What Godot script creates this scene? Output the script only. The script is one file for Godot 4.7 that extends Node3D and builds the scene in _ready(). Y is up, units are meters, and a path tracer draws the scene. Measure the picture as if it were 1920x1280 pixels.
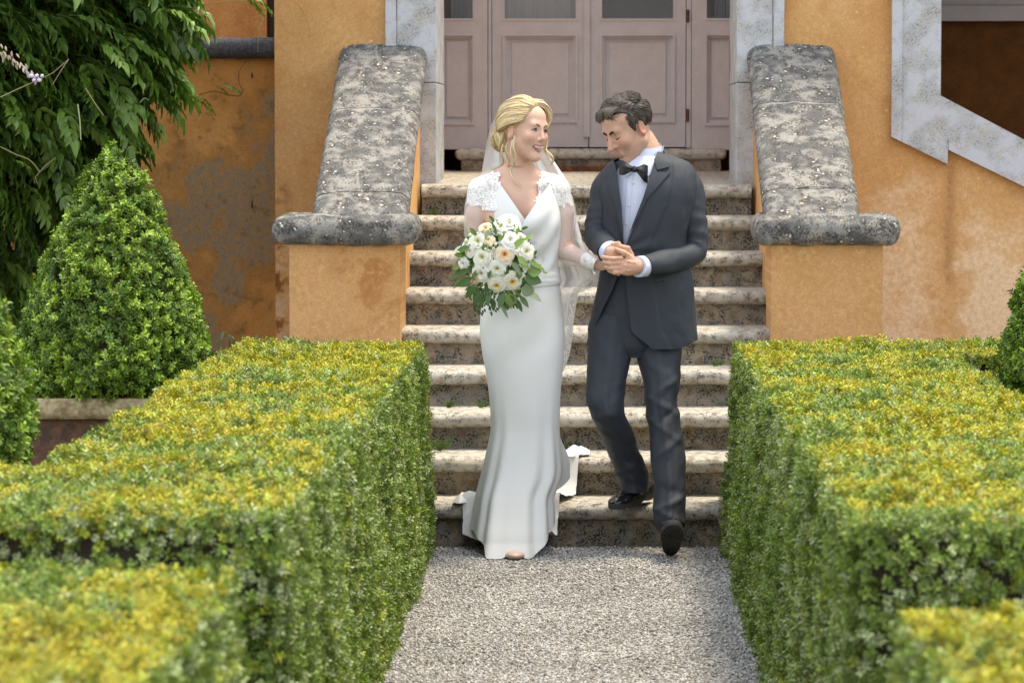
extends Node3D

const FPX := 6400.0
var cam_pos := Vector3(0.04, 1.68, 13.8)
var cam_basis := Basis.from_euler(Vector3(deg_to_rad(-3.487), deg_to_rad(1.387), 0.0))
var mats := {}
var rng := RandomNumberGenerator.new()
var taken := {}

# a pixel of the 1920 x 1280 photograph, put on the upright plane at that z
func P(px: float, py: float, z: float) -> Vector3:
	var r := cam_basis * Vector3((px - 960.0) / FPX, -(py - 640.0) / FPX, -1.0)
	return cam_pos + r * ((z - cam_pos.z) / r.z)


class MB:
	var v := PackedVector3Array()
	var c := PackedColorArray()
	var uv := PackedVector2Array()
	var i := PackedInt32Array()
	var col := Color.WHITE

	func add(p: Vector3, u := Vector2.ZERO) -> int:
		v.append(p)
		c.append(col)
		uv.append(u)
		return v.size() - 1

	func tri(a: int, b: int, d: int) -> void:
		i.append(a)
		i.append(b)
		i.append(d)

	func quad(a: int, b: int, d: int, e: int) -> void:
		i.append(a)
		i.append(b)
		i.append(d)
		i.append(a)
		i.append(d)
		i.append(e)

	func face(pts: Array) -> void:
		var f := v.size()
		for p in pts:
			add(p)
		for k in range(1, pts.size() - 1):
			tri(f, f + k, f + k + 1)

	# rows of equal length laid out one after the other; closed joins the last column to the first
	func rows(first: int, n_rows: int, n_cols: int, closed: bool, flip := false) -> void:
		for r in n_rows - 1:
			for k in (n_cols if closed else n_cols - 1):
				var a := first + r * n_cols + k
				var b := first + r * n_cols + (k + 1) % n_cols
				if flip:
					quad(a, a + n_cols, b + n_cols, b)
				else:
					quad(a, b, b + n_cols, a + n_cols)

	func mesh() -> ArrayMesh:
		var n := PackedVector3Array()
		n.resize(v.size())
		for t in range(0, i.size(), 3):
			var a := i[t]
			var b := i[t + 1]
			var d := i[t + 2]
			var m := (v[d] - v[a]).cross(v[b] - v[a])
			n[a] += m
			n[b] += m
			n[d] += m
		for k in n.size():
			n[k] = n[k].normalized()
		var arr := []
		arr.resize(Mesh.ARRAY_MAX)
		arr[Mesh.ARRAY_VERTEX] = v
		arr[Mesh.ARRAY_NORMAL] = n
		arr[Mesh.ARRAY_COLOR] = c
		arr[Mesh.ARRAY_TEX_UV] = uv
		arr[Mesh.ARRAY_INDEX] = i
		var m2 := ArrayMesh.new()
		m2.add_surface_from_arrays(Mesh.PRIMITIVE_TRIANGLES, arr)
		return m2

	# tube along a path, radius for each point, squash flattens it across side
	func tube(path: Array, rad: Array, sides := 6, cap := true) -> void:
		var f := v.size()
		var n := path.size()
		var side := Vector3.ZERO
		for k in n:
			var t: Vector3 = (path[mini(k + 1, n - 1)] - path[maxi(k - 1, 0)]).normalized()
			if side == Vector3.ZERO:
				side = t.cross(Vector3.UP if absf(t.y) < 0.9 else Vector3.RIGHT).normalized()
			side = (side - t * side.dot(t)).normalized()
			var up := side.cross(t)
			for j in sides:
				var a := TAU * j / sides
				add(path[k] + (side * cos(a) + up * sin(a)) * rad[k], Vector2(float(j) / sides, float(k) / n))
		rows(f, n, sides, true)
		if cap:
			var a0 := add(path[0])
			var a1 := add(path[n - 1])
			for j in sides:
				tri(a0, f + (j + 1) % sides, f + j)
				tri(a1, f + (n - 1) * sides + j, f + (n - 1) * sides + (j + 1) % sides)

	func ball(at: Vector3, r: Vector3, b := Basis(), n := 8, m := 12) -> void:
		var f := v.size()
		for k in n + 1:
			var a := PI * k / n
			for j in m:
				var t := TAU * j / m
				add(at + b * Vector3(sin(a) * cos(t) * r.x, cos(a) * r.y, sin(a) * sin(t) * r.z))
		rows(f, n + 1, m, true, true)

	# an outline in x and y, pulled from z0 (front) back to z1
	func prism(poly: PackedVector2Array, z0: float, z1: float) -> void:
		var p := poly
		if Geometry2D.is_polygon_clockwise(p):
			p = p.duplicate()
			p.reverse()
		var t := Geometry2D.triangulate_polygon(p)
		var f := v.size()
		for q in p:
			add(Vector3(q.x, q.y, z0), q)
		for q in p:
			add(Vector3(q.x, q.y, z1), q)
		for k in range(0, t.size(), 3):
			var a := t[k]
			var b := t[k + 1]
			var d := t[k + 2]
			var cw: bool = (p[b] - p[a]).cross(p[d] - p[a]) < 0.0
			if cw:
				tri(f + a, f + b, f + d)
				tri(f + p.size() + a, f + p.size() + d, f + p.size() + b)
			else:
				tri(f + a, f + d, f + b)
				tri(f + p.size() + a, f + p.size() + b, f + p.size() + d)
		for k in p.size():
			var k2 := (k + 1) % p.size()
			var g := v.size()
			add(Vector3(p[k].x, p[k].y, z0), p[k])
			add(Vector3(p[k2].x, p[k2].y, z0), p[k2])
			add(Vector3(p[k2].x, p[k2].y, z1), p[k2])
			add(Vector3(p[k].x, p[k].y, z1), p[k])
			quad(g, g + 1, g + 2, g + 3)

	func box(a: Vector3, b: Vector3) -> void:
		prism(PackedVector2Array([Vector2(a.x, a.y), Vector2(b.x, a.y), Vector2(b.x, b.y), Vector2(a.x, b.y)]), maxf(a.z, b.z), minf(a.z, b.z))


# a stone or board: a box with rounded edges, subdivided, its skin pushed about by noise
func rounded(size: Vector3, r: float, cell: float, noise: FastNoiseLite, amp: float, at := Vector3.ZERO, mb: MB = null) -> MB:
	if mb == null:
		mb = MB.new()
	var h := size * 0.5
	var inner := h - Vector3.ONE * r
	inner = inner.max(Vector3.ONE * 0.0005)
	var marks := []
	for ax in 3:
		var l := PackedFloat32Array()
		var hh: float = h[ax]
		var ii: float = inner[ax]
		for k in 4:
			l.append(-hh + (hh - ii) * k / 4.0)
		var n := maxi(1, int(ceil(2.0 * ii / cell)))
		for k in n + 1:
			l.append(-ii + 2.0 * ii * k / n)
		for k in range(1, 5):
			l.append(ii + (hh - ii) * k / 4.0)
		marks.append(l)
	for ax in 3:
		var u: int = (ax + 1) % 3
		var w: int = (ax + 2) % 3
		for s in [-1.0, 1.0]:
			var f := mb.v.size()
			var mu: PackedFloat32Array = marks[u]
			var mw: PackedFloat32Array = marks[w]
			for a in mu:
				for b in mw:
					var p := Vector3.ZERO
					p[ax] = h[ax] * s
					p[u] = a
					p[w] = b
					var q := p.clamp(-inner, inner)
					var d := p - q
					p = q + d.normalized() * r
					if noise:
						p += d.normalized() * noise.get_noise_3dv(p + at * 1.7) * amp
					mb.add(p + at)
			mb.rows(f, mu.size(), mw.size(), false, s < 0.0)
	return mb


func numbered(called: String) -> String:
	var n: int = taken.get(called, 0)
	taken[called] = n + 1
	return called if n == 0 else "%s_%03d" % [called, n]


func thing(called: String, label: String, category: String, at := Vector3.ZERO, group := "") -> Node3D:
	var o := Node3D.new()
	o.name = numbered(called)
	add_child(o)
	o.position = at
	tag(o, label, category, group)
	return o


func tag(o: Node, label: String, category: String, group := "") -> void:
	o.set_meta("label", label)
	o.set_meta("category", category)
	if group:
		o.set_meta("group", group)


func part(called: String, mesh: Mesh, mat: Material, parent: Node = self, at := Vector3.ZERO) -> MeshInstance3D:
	var o := MeshInstance3D.new()
	o.name = numbered(called) if parent == self else called
	o.mesh = mesh
	o.material_override = mat
	o.position = at
	parent.add_child(o, true)
	return o


func group_node(called: String, parent: Node) -> Node3D:
	var o := Node3D.new()
	o.name = called
	parent.add_child(o, true)
	return o


func copies(called: String, mesh: Mesh, mat: Material, where: Array, cols: PackedColorArray, parent: Node) -> MultiMeshInstance3D:
	var mm := MultiMesh.new()
	mm.transform_format = MultiMesh.TRANSFORM_3D
	mm.use_colors = true
	mm.mesh = mesh
	mm.instance_count = where.size()
	for k in where.size():
		mm.set_instance_transform(k, where[k])
		mm.set_instance_color(k, cols[k])
	var o := MultiMeshInstance3D.new()
	o.name = numbered(called) if parent == self else called
	o.multimesh = mm
	o.material_override = mat
	o.set_meta("kind", "stuff")
	parent.add_child(o, true)
	return o


func noise(seed_: int, freq: float, octaves := 3, type := FastNoiseLite.TYPE_SIMPLEX_SMOOTH) -> FastNoiseLite:
	var n := FastNoiseLite.new()
	n.seed = seed_
	n.frequency = freq
	n.noise_type = type
	n.fractal_octaves = octaves
	if octaves == 1:
		n.fractal_type = FastNoiseLite.FRACTAL_NONE
	return n


# a seamless noise picture as bytes
func nbytes(size: int, seed_: int, freq: float, octaves := 4, type := FastNoiseLite.TYPE_SIMPLEX_SMOOTH) -> PackedByteArray:
	var n := noise(seed_, freq, octaves, type)
	if type == FastNoiseLite.TYPE_CELLULAR:
		n.cellular_return_type = FastNoiseLite.RETURN_DISTANCE
	var im := n.get_seamless_image(size, size, false, false, 0.15)
	im.convert(Image.FORMAT_L8)
	return im.get_data()


func tex(data: PackedByteArray, w: int, h: int, grey := false) -> ImageTexture:
	return ImageTexture.create_from_image(Image.create_from_data(w, h, false, Image.FORMAT_L8 if grey else Image.FORMAT_RGB8, data))


func sstep(a: float, b: float, x: float) -> float:
	var t := clampf((x - a) / (b - a), 0.0, 1.0)
	return t * t * (3.0 - 2.0 * t)


func lin(r: float, g: float, b: float) -> Color:
	return Color(r, g, b).linear_to_srgb()


func mat(rough := 0.85, spec := 0.5) -> StandardMaterial3D:
	var m := StandardMaterial3D.new()
	m.roughness = rough
	m.metallic_specular = spec
	return m


func tri_mat(albedo: Texture2D, tile: float, bump: Texture2D, bump_cm: float, rough := 0.9) -> StandardMaterial3D:
	var m := mat(rough, 0.35)
	m.albedo_texture = albedo
	m.uv1_triplanar = true
	m.uv1_world_triplanar = true
	m.uv1_triplanar_sharpness = 6.0
	m.uv1_scale = Vector3.ONE / tile
	if bump:
		m.heightmap_enabled = true
		m.heightmap_texture = bump
		m.heightmap_scale = bump_cm
	return m


func plain(r: float, g: float, b: float, rough := 0.8, spec := 0.5) -> StandardMaterial3D:
	var m := mat(rough, spec)
	m.albedo_color = lin(r, g, b)
	return m


func put3(d: PackedByteArray, k: int, c: Color) -> void:
	d[k * 3] = int(clampf(c.r, 0, 1) * 255.0)
	d[k * 3 + 1] = int(clampf(c.g, 0, 1) * 255.0)
	d[k * 3 + 2] = int(clampf(c.b, 0, 1) * 255.0)


func make_materials() -> void:
	var S := 768
	var big := nbytes(S, 11, 0.008, 4)
	var mid := nbytes(S, 12, 0.029, 4)
	var fine := nbytes(S, 13, 0.12, 3)
	var grit := nbytes(S, 14, 0.38, 2)
	var cell := nbytes(S, 15, 0.045, 1, FastNoiseLite.TYPE_CELLULAR)
	var big2 := nbytes(S, 16, 0.016, 3)
	var n := S * S
	var lichen := PackedByteArray()
	lichen.resize(n * 3)
	var lich_h := PackedByteArray()
	lich_h.resize(n)
	var tread := PackedByteArray()
	tread.resize(n * 3)
	var riser := PackedByteArray()
	riser.resize(n * 3)
	var trav_h := PackedByteArray()
	trav_h.resize(n)
	var wash := PackedByteArray()
	wash.resize(n * 3)
	for k in n:
		var b := big[k] / 255.0
		var m := mid[k] / 255.0
		var f := fine[k] / 255.0
		var g := grit[k] / 255.0
		var ce := cell[k] / 255.0
		var b2 := big2[k] / 255.0
		# coping stone: pale grey limestone under black and white lichen
		var c := Color(0.58, 0.565, 0.535).lerp(Color(0.38, 0.375, 0.365), sstep(0.30, 0.66, m * 0.35 + b * 0.65))
		c = c.lerp(Color(0.66, 0.60, 0.52), sstep(0.6, 0.85, b2) * 0.5)
		var dark := sstep(0.50, 0.68, f * 0.50 + g * 0.22 + m * 0.25 + b2 * 0.28 - 0.115)
		c = c.lerp(Color(0.16, 0.16, 0.17), dark * (0.40 + 0.45 * g))
		c = c.lerp(Color(0.83, 0.81, 0.77), sstep(0.05, 0.0, ce + (f - 0.5) * 0.16 - 0.30 * maxf(b2 - 0.42, 0.0)) * sstep(0.44, 0.56, m * 0.5 + b * 0.5))
		c = c * (0.86 + 0.28 * g)
		put3(lichen, k, c)
		lich_h[k] = int(clampf(0.35 + 0.3 * f + 0.25 * g - 0.25 * dark, 0, 1) * 255)
		# treads: cream travertine, small pits, brown stains
		var pit := sstep(0.66, 0.76, f * 0.35 + g * 0.50 + m * 0.25)
		c = Color(0.765, 0.74, 0.69).lerp(Color(0.66, 0.63, 0.58), m)
		c = c.lerp(Color(0.58, 0.50, 0.40), sstep(0.58, 0.85, b2) * 0.6)
		c = c.lerp(Color(0.42, 0.40, 0.37), sstep(0.48, 0.68, f * 0.4 + m * 0.6) * sstep(0.35, 0.65, b) * 0.5)
		c = c.lerp(Color(0.25, 0.21, 0.17), pit)
		put3(tread, k, c * (0.86 + 0.26 * g))
		# risers: the same stone, grimed: ochre, black and grey crusts
		c = Color(0.62, 0.565, 0.485).lerp(Color(0.52, 0.495, 0.455), sstep(0.35, 0.65, b))
		c = c.lerp(Color(0.47, 0.39, 0.29), sstep(0.5, 0.75, b2) * 0.6)
		c = c.lerp(Color(0.32, 0.295, 0.27), sstep(0.46, 0.72, f * 0.35 + m * 0.45 + b * 0.2) * 0.6)
		c = c.lerp(Color(0.62, 0.59, 0.54), sstep(0.60, 0.72, m) * sstep(0.4, 0.55, g) * 0.7)
		c = c.lerp(Color(0.25, 0.27, 0.14), sstep(0.62, 0.72, b) * sstep(0.5, 0.65, f) * 0.7)
		c = c.lerp(Color(0.16, 0.14, 0.12), pit * 0.8)
		put3(riser, k, c * (0.8 + 0.36 * g))
		trav_h[k] = int(clampf(0.45 + 0.25 * m + 0.2 * g - 0.6 * pit, 0, 1) * 255)
		# lime-washed stone of the door and window surrounds
		c = Color(0.75, 0.755, 0.77).lerp(Color(0.70, 0.70, 0.695), sstep(0.35, 0.65, b))
		c = c.lerp(Color(0.66, 0.61, 0.52), sstep(0.52, 0.72, b2) * sstep(0.3, 0.6, f) * 0.45)
		c = c.lerp(Color(0.47, 0.47, 0.48), sstep(0.50, 0.72, f * 0.55 + m * 0.45) * sstep(0.35, 0.85, b) * 0.5)
		c = c.lerp(Color(0.36, 0.36, 0.36), sstep(0.62, 0.72, g * 0.4 + f * 0.4 + b * 0.2) * 0.6)
		put3(wash, k, c * (0.93 + 0.12 * g))
	var lich_t := tex(lich_h, S, S, true)
	var trav_t := tex(trav_h, S, S, true)
	mats.lichen = tri_mat(tex(lichen, S, S), 1.35, lich_t, 1.0)
	mats.tread = tri_mat(tex(tread, S, S), 1.1, trav_t, 0.8)
	mats.riser = tri_mat(tex(riser, S, S), 1.2, trav_t, 1.4)
	mats.wash = tri_mat(tex(wash, S, S), 1.25, lich_t, 0.3)

	var T := 512
	var tb := nbytes(T, 21, 0.012, 4)
	var tm := nbytes(T, 22, 0.04, 4)
	var tf := nbytes(T, 23, 0.16, 3)
	var tg := nbytes(T, 24, 0.4, 2)
	mats.mortar = tri_mat(tex(_tint(tb, tm, tf, Color(0.78, 0.77, 0.74), Color(0.60, 0.59, 0.57)), T, T), 0.4, lich_t, 0.3)
	# basalt-dark coping of the garden wall, crusted and pitted
	mats.dark_coping = tri_mat(tex(_tint(tf, tm, tg, Color(0.40, 0.40, 0.41), Color(0.24, 0.24, 0.26)), T, T), 0.45, lich_t, 0.9)
	# stucco: one picture for each wall, laid out in metres (4 mm to a pixel)
	mats.stucco_bump = tex(tg, T, T, true)
	mats.facade = stucco(Rect2(-1.6, 0.0, 4.0, 3.2), 0)
	mats.garden = stucco(Rect2(-4.2, 0.0, 2.8, 2.4), 1)
	mats.pier = stucco(Rect2(-1.4, 0.0, 2.8, 1.5), 2)
	var plaster := tri_mat(tex(_tint(tb, tm, tf, Color(0.80, 0.575, 0.34), Color(0.73, 0.505, 0.28)), T, T), 1.4, mats.stucco_bump, 0.12, 0.95)
	mats.ochre = plaster
	var brown := tri_mat(tex(_tint(tb, tm, tf, Color(0.44, 0.28, 0.13), Color(0.38, 0.24, 0.11)), T, T), 1.4, mats.stucco_bump, 0.1, 0.95)  # dark brown plaster; part of the indoor shade is put into this colour
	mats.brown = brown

	# door paint: mauve grey, slightly uneven
	var paint := tri_mat(tex(_tint(tb, tm, tg, Color(0.765, 0.737, 0.73), Color(0.74, 0.712, 0.705)), T, T), 0.8, tex(tf, T, T, true), 0.05, 0.6)
	mats.paint = paint
	mats.dark_wood = plain(0.05, 0.044, 0.038, 0.7)
	mats.terracotta = tri_mat(tex(_tint(tb, tm, tf, Color(0.72, 0.66, 0.52), Color(0.52, 0.46, 0.33)), T, T), 0.5, lich_t, 0.4, 0.95)
	mats.pot = tri_mat(tex(_tint(tb, tm, tf, Color(0.42, 0.31, 0.24), Color(0.30, 0.24, 0.20)), T, T), 0.5, lich_t, 0.4, 0.95)
	mats.soil = plain(0.03, 0.022, 0.015, 1.0)
	mats.rust = tri_mat(tex(_tint(tb, tm, tf, Color(0.50, 0.32, 0.22), Color(0.36, 0.23, 0.16)), T, T), 0.4, lich_t, 0.2, 0.95)
	var glass := mat(0.05, 0.3)
	glass.transparency = BaseMaterial3D.TRANSPARENCY_ALPHA
	glass.albedo_color = Color(0.6, 0.62, 0.62, 0.12)
	mats.glass = glass
	mats.curtain = plain(0.30, 0.29, 0.28, 0.9)
	mats.curtain_blue = plain(0.18, 0.22, 0.25, 0.9)
	mats.ground = tri_mat(tex(_tint(tm, tf, tg, Color(0.66, 0.63, 0.60), Color(0.42, 0.40, 0.37)), T, T), 0.6, tex(tg, T, T, true), 1.2, 1.0)
	mats.iron = plain(0.10, 0.075, 0.055, 0.7)

	# leaves: colour per leaf and per sprig
	var leaf := mat(0.46, 0.36)
	leaf.vertex_color_use_as_albedo = true
	leaf.backlight_enabled = true
	leaf.backlight = Color(0.55, 0.60, 0.35)
	mats.leaf = leaf
	var vine := mat(0.45, 0.5)
	vine.vertex_color_use_as_albedo = true
	vine.backlight_enabled = true
	vine.backlight = Color(0.5, 0.6, 0.25)
	mats.vine = vine
	var vc := mat(0.9, 0.35)
	vc.vertex_color_use_as_albedo = true
	mats.vc = vc
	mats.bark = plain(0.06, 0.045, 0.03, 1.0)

	# cloth
	var crepe := mat(0.42, 0.5)
	crepe.albedo_color = lin(0.77, 0.76, 0.73)
	crepe.heightmap_enabled = true
	crepe.heightmap_texture = tex(nbytes(768, 31, 0.42, 2), 768, 768, true)
	crepe.heightmap_scale = 0.13
	crepe.uv1_triplanar = true
	crepe.uv1_scale = Vector3(0.72, 0.78, 0.72)
	crepe.uv1_offset = Vector3(0.55, 0.01, 0.45)
	mats.crepe = crepe
	var wool := mat(0.62, 0.45)
	wool.albedo_color = lin(0.029, 0.034, 0.044)
	wool.heightmap_enabled = true
	wool.heightmap_texture = tex(nbytes(512, 32, 0.25, 2), 512, 512, true)
	wool.heightmap_scale = 0.08
	wool.uv1_triplanar = true
	wool.uv1_scale = Vector3.ONE * 9.0
	mats.wool = wool
	mats.satin = plain(0.012, 0.012, 0.013, 0.45)
	mats.shirt = plain(0.62, 0.66, 0.80, 0.8)
	mats.leather = plain(0.012, 0.012, 0.012, 0.16, 0.6)
	mats.rubber = plain(0.045, 0.043, 0.04, 0.85)
	mats.nude = plain(0.62, 0.46, 0.36, 0.35)
	var skin := mat(0.58, 0.32)
	skin.vertex_color_use_as_albedo = true
	skin.subsurf_scatter_enabled = true
	skin.subsurf_scatter_strength = 0.12
	mats.skin = skin
	var hair := mat(0.42, 0.5)
	hair.vertex_color_use_as_albedo = true
	mats.hair = hair
	var veil := mat(0.6, 0.3)
	veil.transparency = BaseMaterial3D.TRANSPARENCY_ALPHA
	veil.albedo_color = Color(0.97, 0.97, 0.97, 0.70)
	mats.veil = veil
	var tulle := mat(0.6, 0.3)
	tulle.transparency = BaseMaterial3D.TRANSPARENCY_ALPHA
	tulle.albedo_color = Color(0.97, 0.96, 0.95, 0.30)
	mats.tulle = tulle
	mats.lace = lace_mat()
	var petal := mat(0.7, 0.3)
	petal.vertex_color_use_as_albedo = true
	petal.backlight_enabled = true
	petal.backlight = Color(0.35, 0.34, 0.30)
	mats.petal = petal


func lace_mat() -> StandardMaterial3D:
	var S := 512
	var a := noise(51, 0.045, 1, FastNoiseLite.TYPE_CELLULAR)
	a.cellular_return_type = FastNoiseLite.RETURN_DISTANCE2_SUB
	var im := a.get_seamless_image(S, S, false, false, 0.15)
	im.convert(Image.FORMAT_L8)
	var d := im.get_data()
	var m := nbytes(S, 52, 0.016, 2)
	var out := PackedByteArray()
	out.resize(S * S * 4)
	for k in S * S:
		var w := d[k] / 255.0
		var flower := m[k] / 255.0
		var al := 0.30
		if w < 0.22:
			al = 0.95
		if flower > 0.56:
			al = 0.97
		out[k * 4] = 246
		out[k * 4 + 1] = 243
		out[k * 4 + 2] = 240
		out[k * 4 + 3] = int(al * 255)
	var t := mat(0.8, 0.3)
	t.transparency = BaseMaterial3D.TRANSPARENCY_ALPHA
	t.albedo_texture = ImageTexture.create_from_image(Image.create_from_data(S, S, false, Image.FORMAT_RGBA8, out))
	t.uv1_triplanar = true
	t.uv1_scale = Vector3.ONE * 6.0
	return t


func _tint(a: PackedByteArray, b: PackedByteArray, g: PackedByteArray, c0: Color, c1: Color) -> PackedByteArray:
	var d := PackedByteArray()
	d.resize(a.size() * 3)
	for k in a.size():
		var t := a[k] * 0.6 + b[k] * 0.4
		put3(d, k, c0.lerp(c1, clampf((t - 80.0) / 95.0, 0.0, 1.0)) * (0.88 + 0.24 * g[k] / 255.0))
	return d


# old lime plaster: which 0 the house front, 1 the stained wall beside it, 2 the newer render on the piers
func stucco(r: Rect2, which: int) -> StandardMaterial3D:
	var px := 0.006
	var w := int(r.size.x / px)
	var h := int(r.size.y / px)
	var d := PackedByteArray()
	d.resize(w * h * 3)
	var nb := noise(61 + which, 1.1, 4)
	var nm := noise(71 + which, 5.0, 4)
	var nf := noise(81 + which, 26.0, 3)
	var ng := noise(91 + which, 110.0, 2)
	var spots := [[-1.64, 1.50, 0.16, 0.34], [-1.90, 1.42, 0.30, 0.18], [-1.72, 1.18, 0.30, 0.22], [-2.05, 1.22, 0.26, 0.20], [-1.98, 0.62, 0.16, 0.28], [-1.86, 0.95, 0.12, 0.16], [-2.5, 1.1, 0.4, 0.4]]
	for j in h:
		var y := r.position.y + r.size.y - (j + 0.5) * px
		for i in w:
			var x := r.position.x + (i + 0.5) * px
			var b := nb.get_noise_2d(x, y)
			var m := nm.get_noise_2d(x, y)
			var f := nf.get_noise_2d(x, y)
			var g := ng.get_noise_2d(x, y)
			var c: Color
			if which == 2:
				c = Color(0.79, 0.615, 0.42).lerp(Color(0.755, 0.575, 0.37), clampf(0.5 + b + m * 0.6, 0, 1))
				c = c.lerp(Color(0.60, 0.37, 0.19), sstep(0.0, 0.35, m + f * 0.35 - absf(x + 0.95) * 3.5 + 0.35) * sstep(0.75, 1.0, y) * 0.42)
				c = c.lerp(Color(0.83, 0.70, 0.53), sstep(0.3, 0.6, m + f * 0.5) * 0.35)
			elif which == 0:
				c = Color(0.80, 0.625, 0.415).lerp(Color(0.765, 0.575, 0.36), clampf(0.5 + b * 1.2 + m * 0.4, 0, 1))
				c = c.lerp(Color(0.73, 0.53, 0.32), sstep(0.15, 0.5, m + f * 0.3) * 0.4)
				c = c.lerp(Color(0.83, 0.64, 0.41), sstep(0.2, 0.5, nm.get_noise_2d(x + 31.0, y * 0.6) + f * 0.3) * 0.35)
				# lime showing through low on the wall right of the stair
				var low := sstep(0.55, -0.15, (y - 0.98) - (b + m * 0.5) * 0.55) * sstep(0.9, 1.35, x)
				low *= 1.0 - sstep(0.16, 0.02, absf(x - 1.78 + m * 0.12)) * 0.75
				c = c.lerp(Color(0.875, 0.765, 0.63), clampf(low + f * 0.35 * low, 0, 1) * 0.9)
				# rain run under the tip of the window surround
				var run := sstep(0.045, 0.0, absf(x - 1.79 + f * 0.02 + m * 0.02)) * sstep(0.85, 1.0, y) * sstep(1.64, 1.5, y)
				c = c.lerp(Color(0.52, 0.38, 0.25), run * (0.35 + f * 0.4))
				# worn corner at the left end
				var worn := sstep(0.12, 0.0, x + 1.545) * sstep(1.35, 1.0, y + m * 0.4)
				c = c.lerp(Color(0.80, 0.68, 0.54), worn * sstep(-0.25, 0.25, m + f * 0.6))
				c = c.lerp(Color(0.45, 0.27, 0.13), worn * sstep(0.15, 0.45, -m + f * 0.5) * 0.8)
				# chips
				c = c.lerp(Color(0.86, 0.76, 0.62), sstep(0.80, 0.86, f + m * 0.35))
			else:
				c = Color(0.80, 0.59, 0.345).lerp(Color(0.74, 0.52, 0.28), clampf(0.5 + b * 1.2 + m * 0.5, 0, 1))
				c = c.lerp(Color(0.72, 0.52, 0.28), sstep(0.1, 0.6, m + f * 0.3) * 0.5)
				# bare grey render where the ochre has come away: middles, reach across and up, strength
				var bare := -1.0
				for q in spots:
					var e := Vector2((x - q[0]) / q[2], (y - q[1]) / q[3])
					bare = maxf(bare, 1.0 - e.length())
				bare += m * 0.75 + b * 0.3 + f * 0.22
				c = c.lerp(Color(0.60, 0.44, 0.26), sstep(-0.45, 0.1, bare) * 0.5)
				c = c.lerp(Color(0.55, 0.53, 0.485).lerp(Color(0.64, 0.52, 0.37), clampf(0.45 + f * 1.4, 0, 1)), sstep(0.12, 0.28, bare) * 0.75)
				c = c.lerp(Color(0.50, 0.38, 0.25), sstep(0.3, 0.7, nf.get_noise_2d(x * 0.6 + 9.0, y * 0.6) + m * 0.6) * 0.5)
			c = c * (1.0 + g * 0.11 + f * 0.05)
			put3(d, j * w + i, c)
	var t := tex(d, w, h)
	var m2 := mat(0.95, 0.25)
	m2.albedo_texture = t
	# the meshes carry x and y in metres as uv
	m2.uv1_scale = Vector3(1.0 / r.size.x, -1.0 / r.size.y, 1.0)
	m2.uv1_offset = Vector3(-r.position.x / r.size.x, 1.0 + r.position.y / r.size.y, 0.0)
	return m2


const RUN := 0.343
func step_top(k: int) -> float:
	return 0.175 + 0.1585 * (k - 1) if k < 9 else 1.432


func make_ground() -> void:
	var g := MB.new()
	var n := 24
	for j in n + 1:
		for i in n + 1:
			g.add(Vector3(-40.0 + 80.0 * i / n, 0.0, -40.0 + 80.0 * j / n))
	g.rows(0, n + 1, n + 1, false)
	var o := part("ground", g.mesh(), mats.ground)
	o.set_meta("kind", "structure")
	# chippings on the path
	var peb := MB.new()
	var nz := noise(200, 0.9, 2)
	for a in 5:
		for b in 6:
			var t := TAU * b / 6.0
			var p := Vector3(sin(PI * a / 4.0) * cos(t), cos(PI * a / 4.0) * 0.7, sin(PI * a / 4.0) * sin(t))
			peb.add(p * (1.0 + 0.55 * nz.get_noise_3dv(p * 1.3)))
	peb.rows(0, 5, 6, true, true)
	var where := []
	var cols := PackedColorArray()
	var pn := noise(210, 1.3, 2)
	for k in 100000:
		var x := rng.randf_range(-0.74, 0.72)
		var z := -0.02 + 4.9 * pow(rng.randf(), 0.9)
		var r := 0.0022 + 0.0036 * pow(rng.randf(), 2.2)
		var b := Basis.from_euler(Vector3(rng.randf() * 0.8, rng.randf() * TAU, rng.randf() * 0.8)) * Basis.from_scale(Vector3(r * rng.randf_range(0.75, 1.35), r, r * rng.randf_range(0.75, 1.3)))
		where.append(Transform3D(b, Vector3(x, r * rng.randf_range(0.1, 0.9), z)))
		var t := clampf(rng.randfn(0.60, 0.32) + 0.25 * pn.get_noise_2d(x, z), 0.0, 1.0)
		var c := Color(0.16, 0.15, 0.14).lerp(Color(0.62, 0.59, 0.55), t)
		if rng.randf() < 0.12:
			c = Color(0.42, 0.36, 0.29)
		cols.append(c)
	var gs := copies("gravel_chippings", peb.mesh(), mats.vc, where, cols, self)
	tag(gs, "loose pale grey gravel chippings covering the path", "gravel")
	# a few dry leaves on the gravel
	for a in [[770, 1250], [1390, 1238], [1375, 1262], [772, 1180], [1232, 1222]]:
		var pz := 3.2
		for it in 12:
			var w := P(a[0], a[1], pz)
			pz += w.y * 8.0
		var w2 := P(a[0], a[1], pz)
		var m := MB.new()
		m.col = Color(0.30, 0.14, 0.07)
		var u := rng.randf() * TAU
		var e := Vector3(cos(u), 0.15, sin(u)) * 0.016
		var s2 := Vector3(-sin(u), 0.1, cos(u)) * 0.009
		var top := Vector3(0, 0.012, 0)
		m.face([-e + top, s2 + top * 0.8, e + top * 1.2])
		m.face([-e + top, e + top * 1.2, -s2 + top * 1.5])
		var dl := part("dry_leaf", m.mesh(), mats.leaf, self, Vector3(w2.x, 0.0, w2.z))
		tag(dl, "small brown dry leaf lying on the pale gravel path", "leaf", "dry leaves on the gravel")


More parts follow.
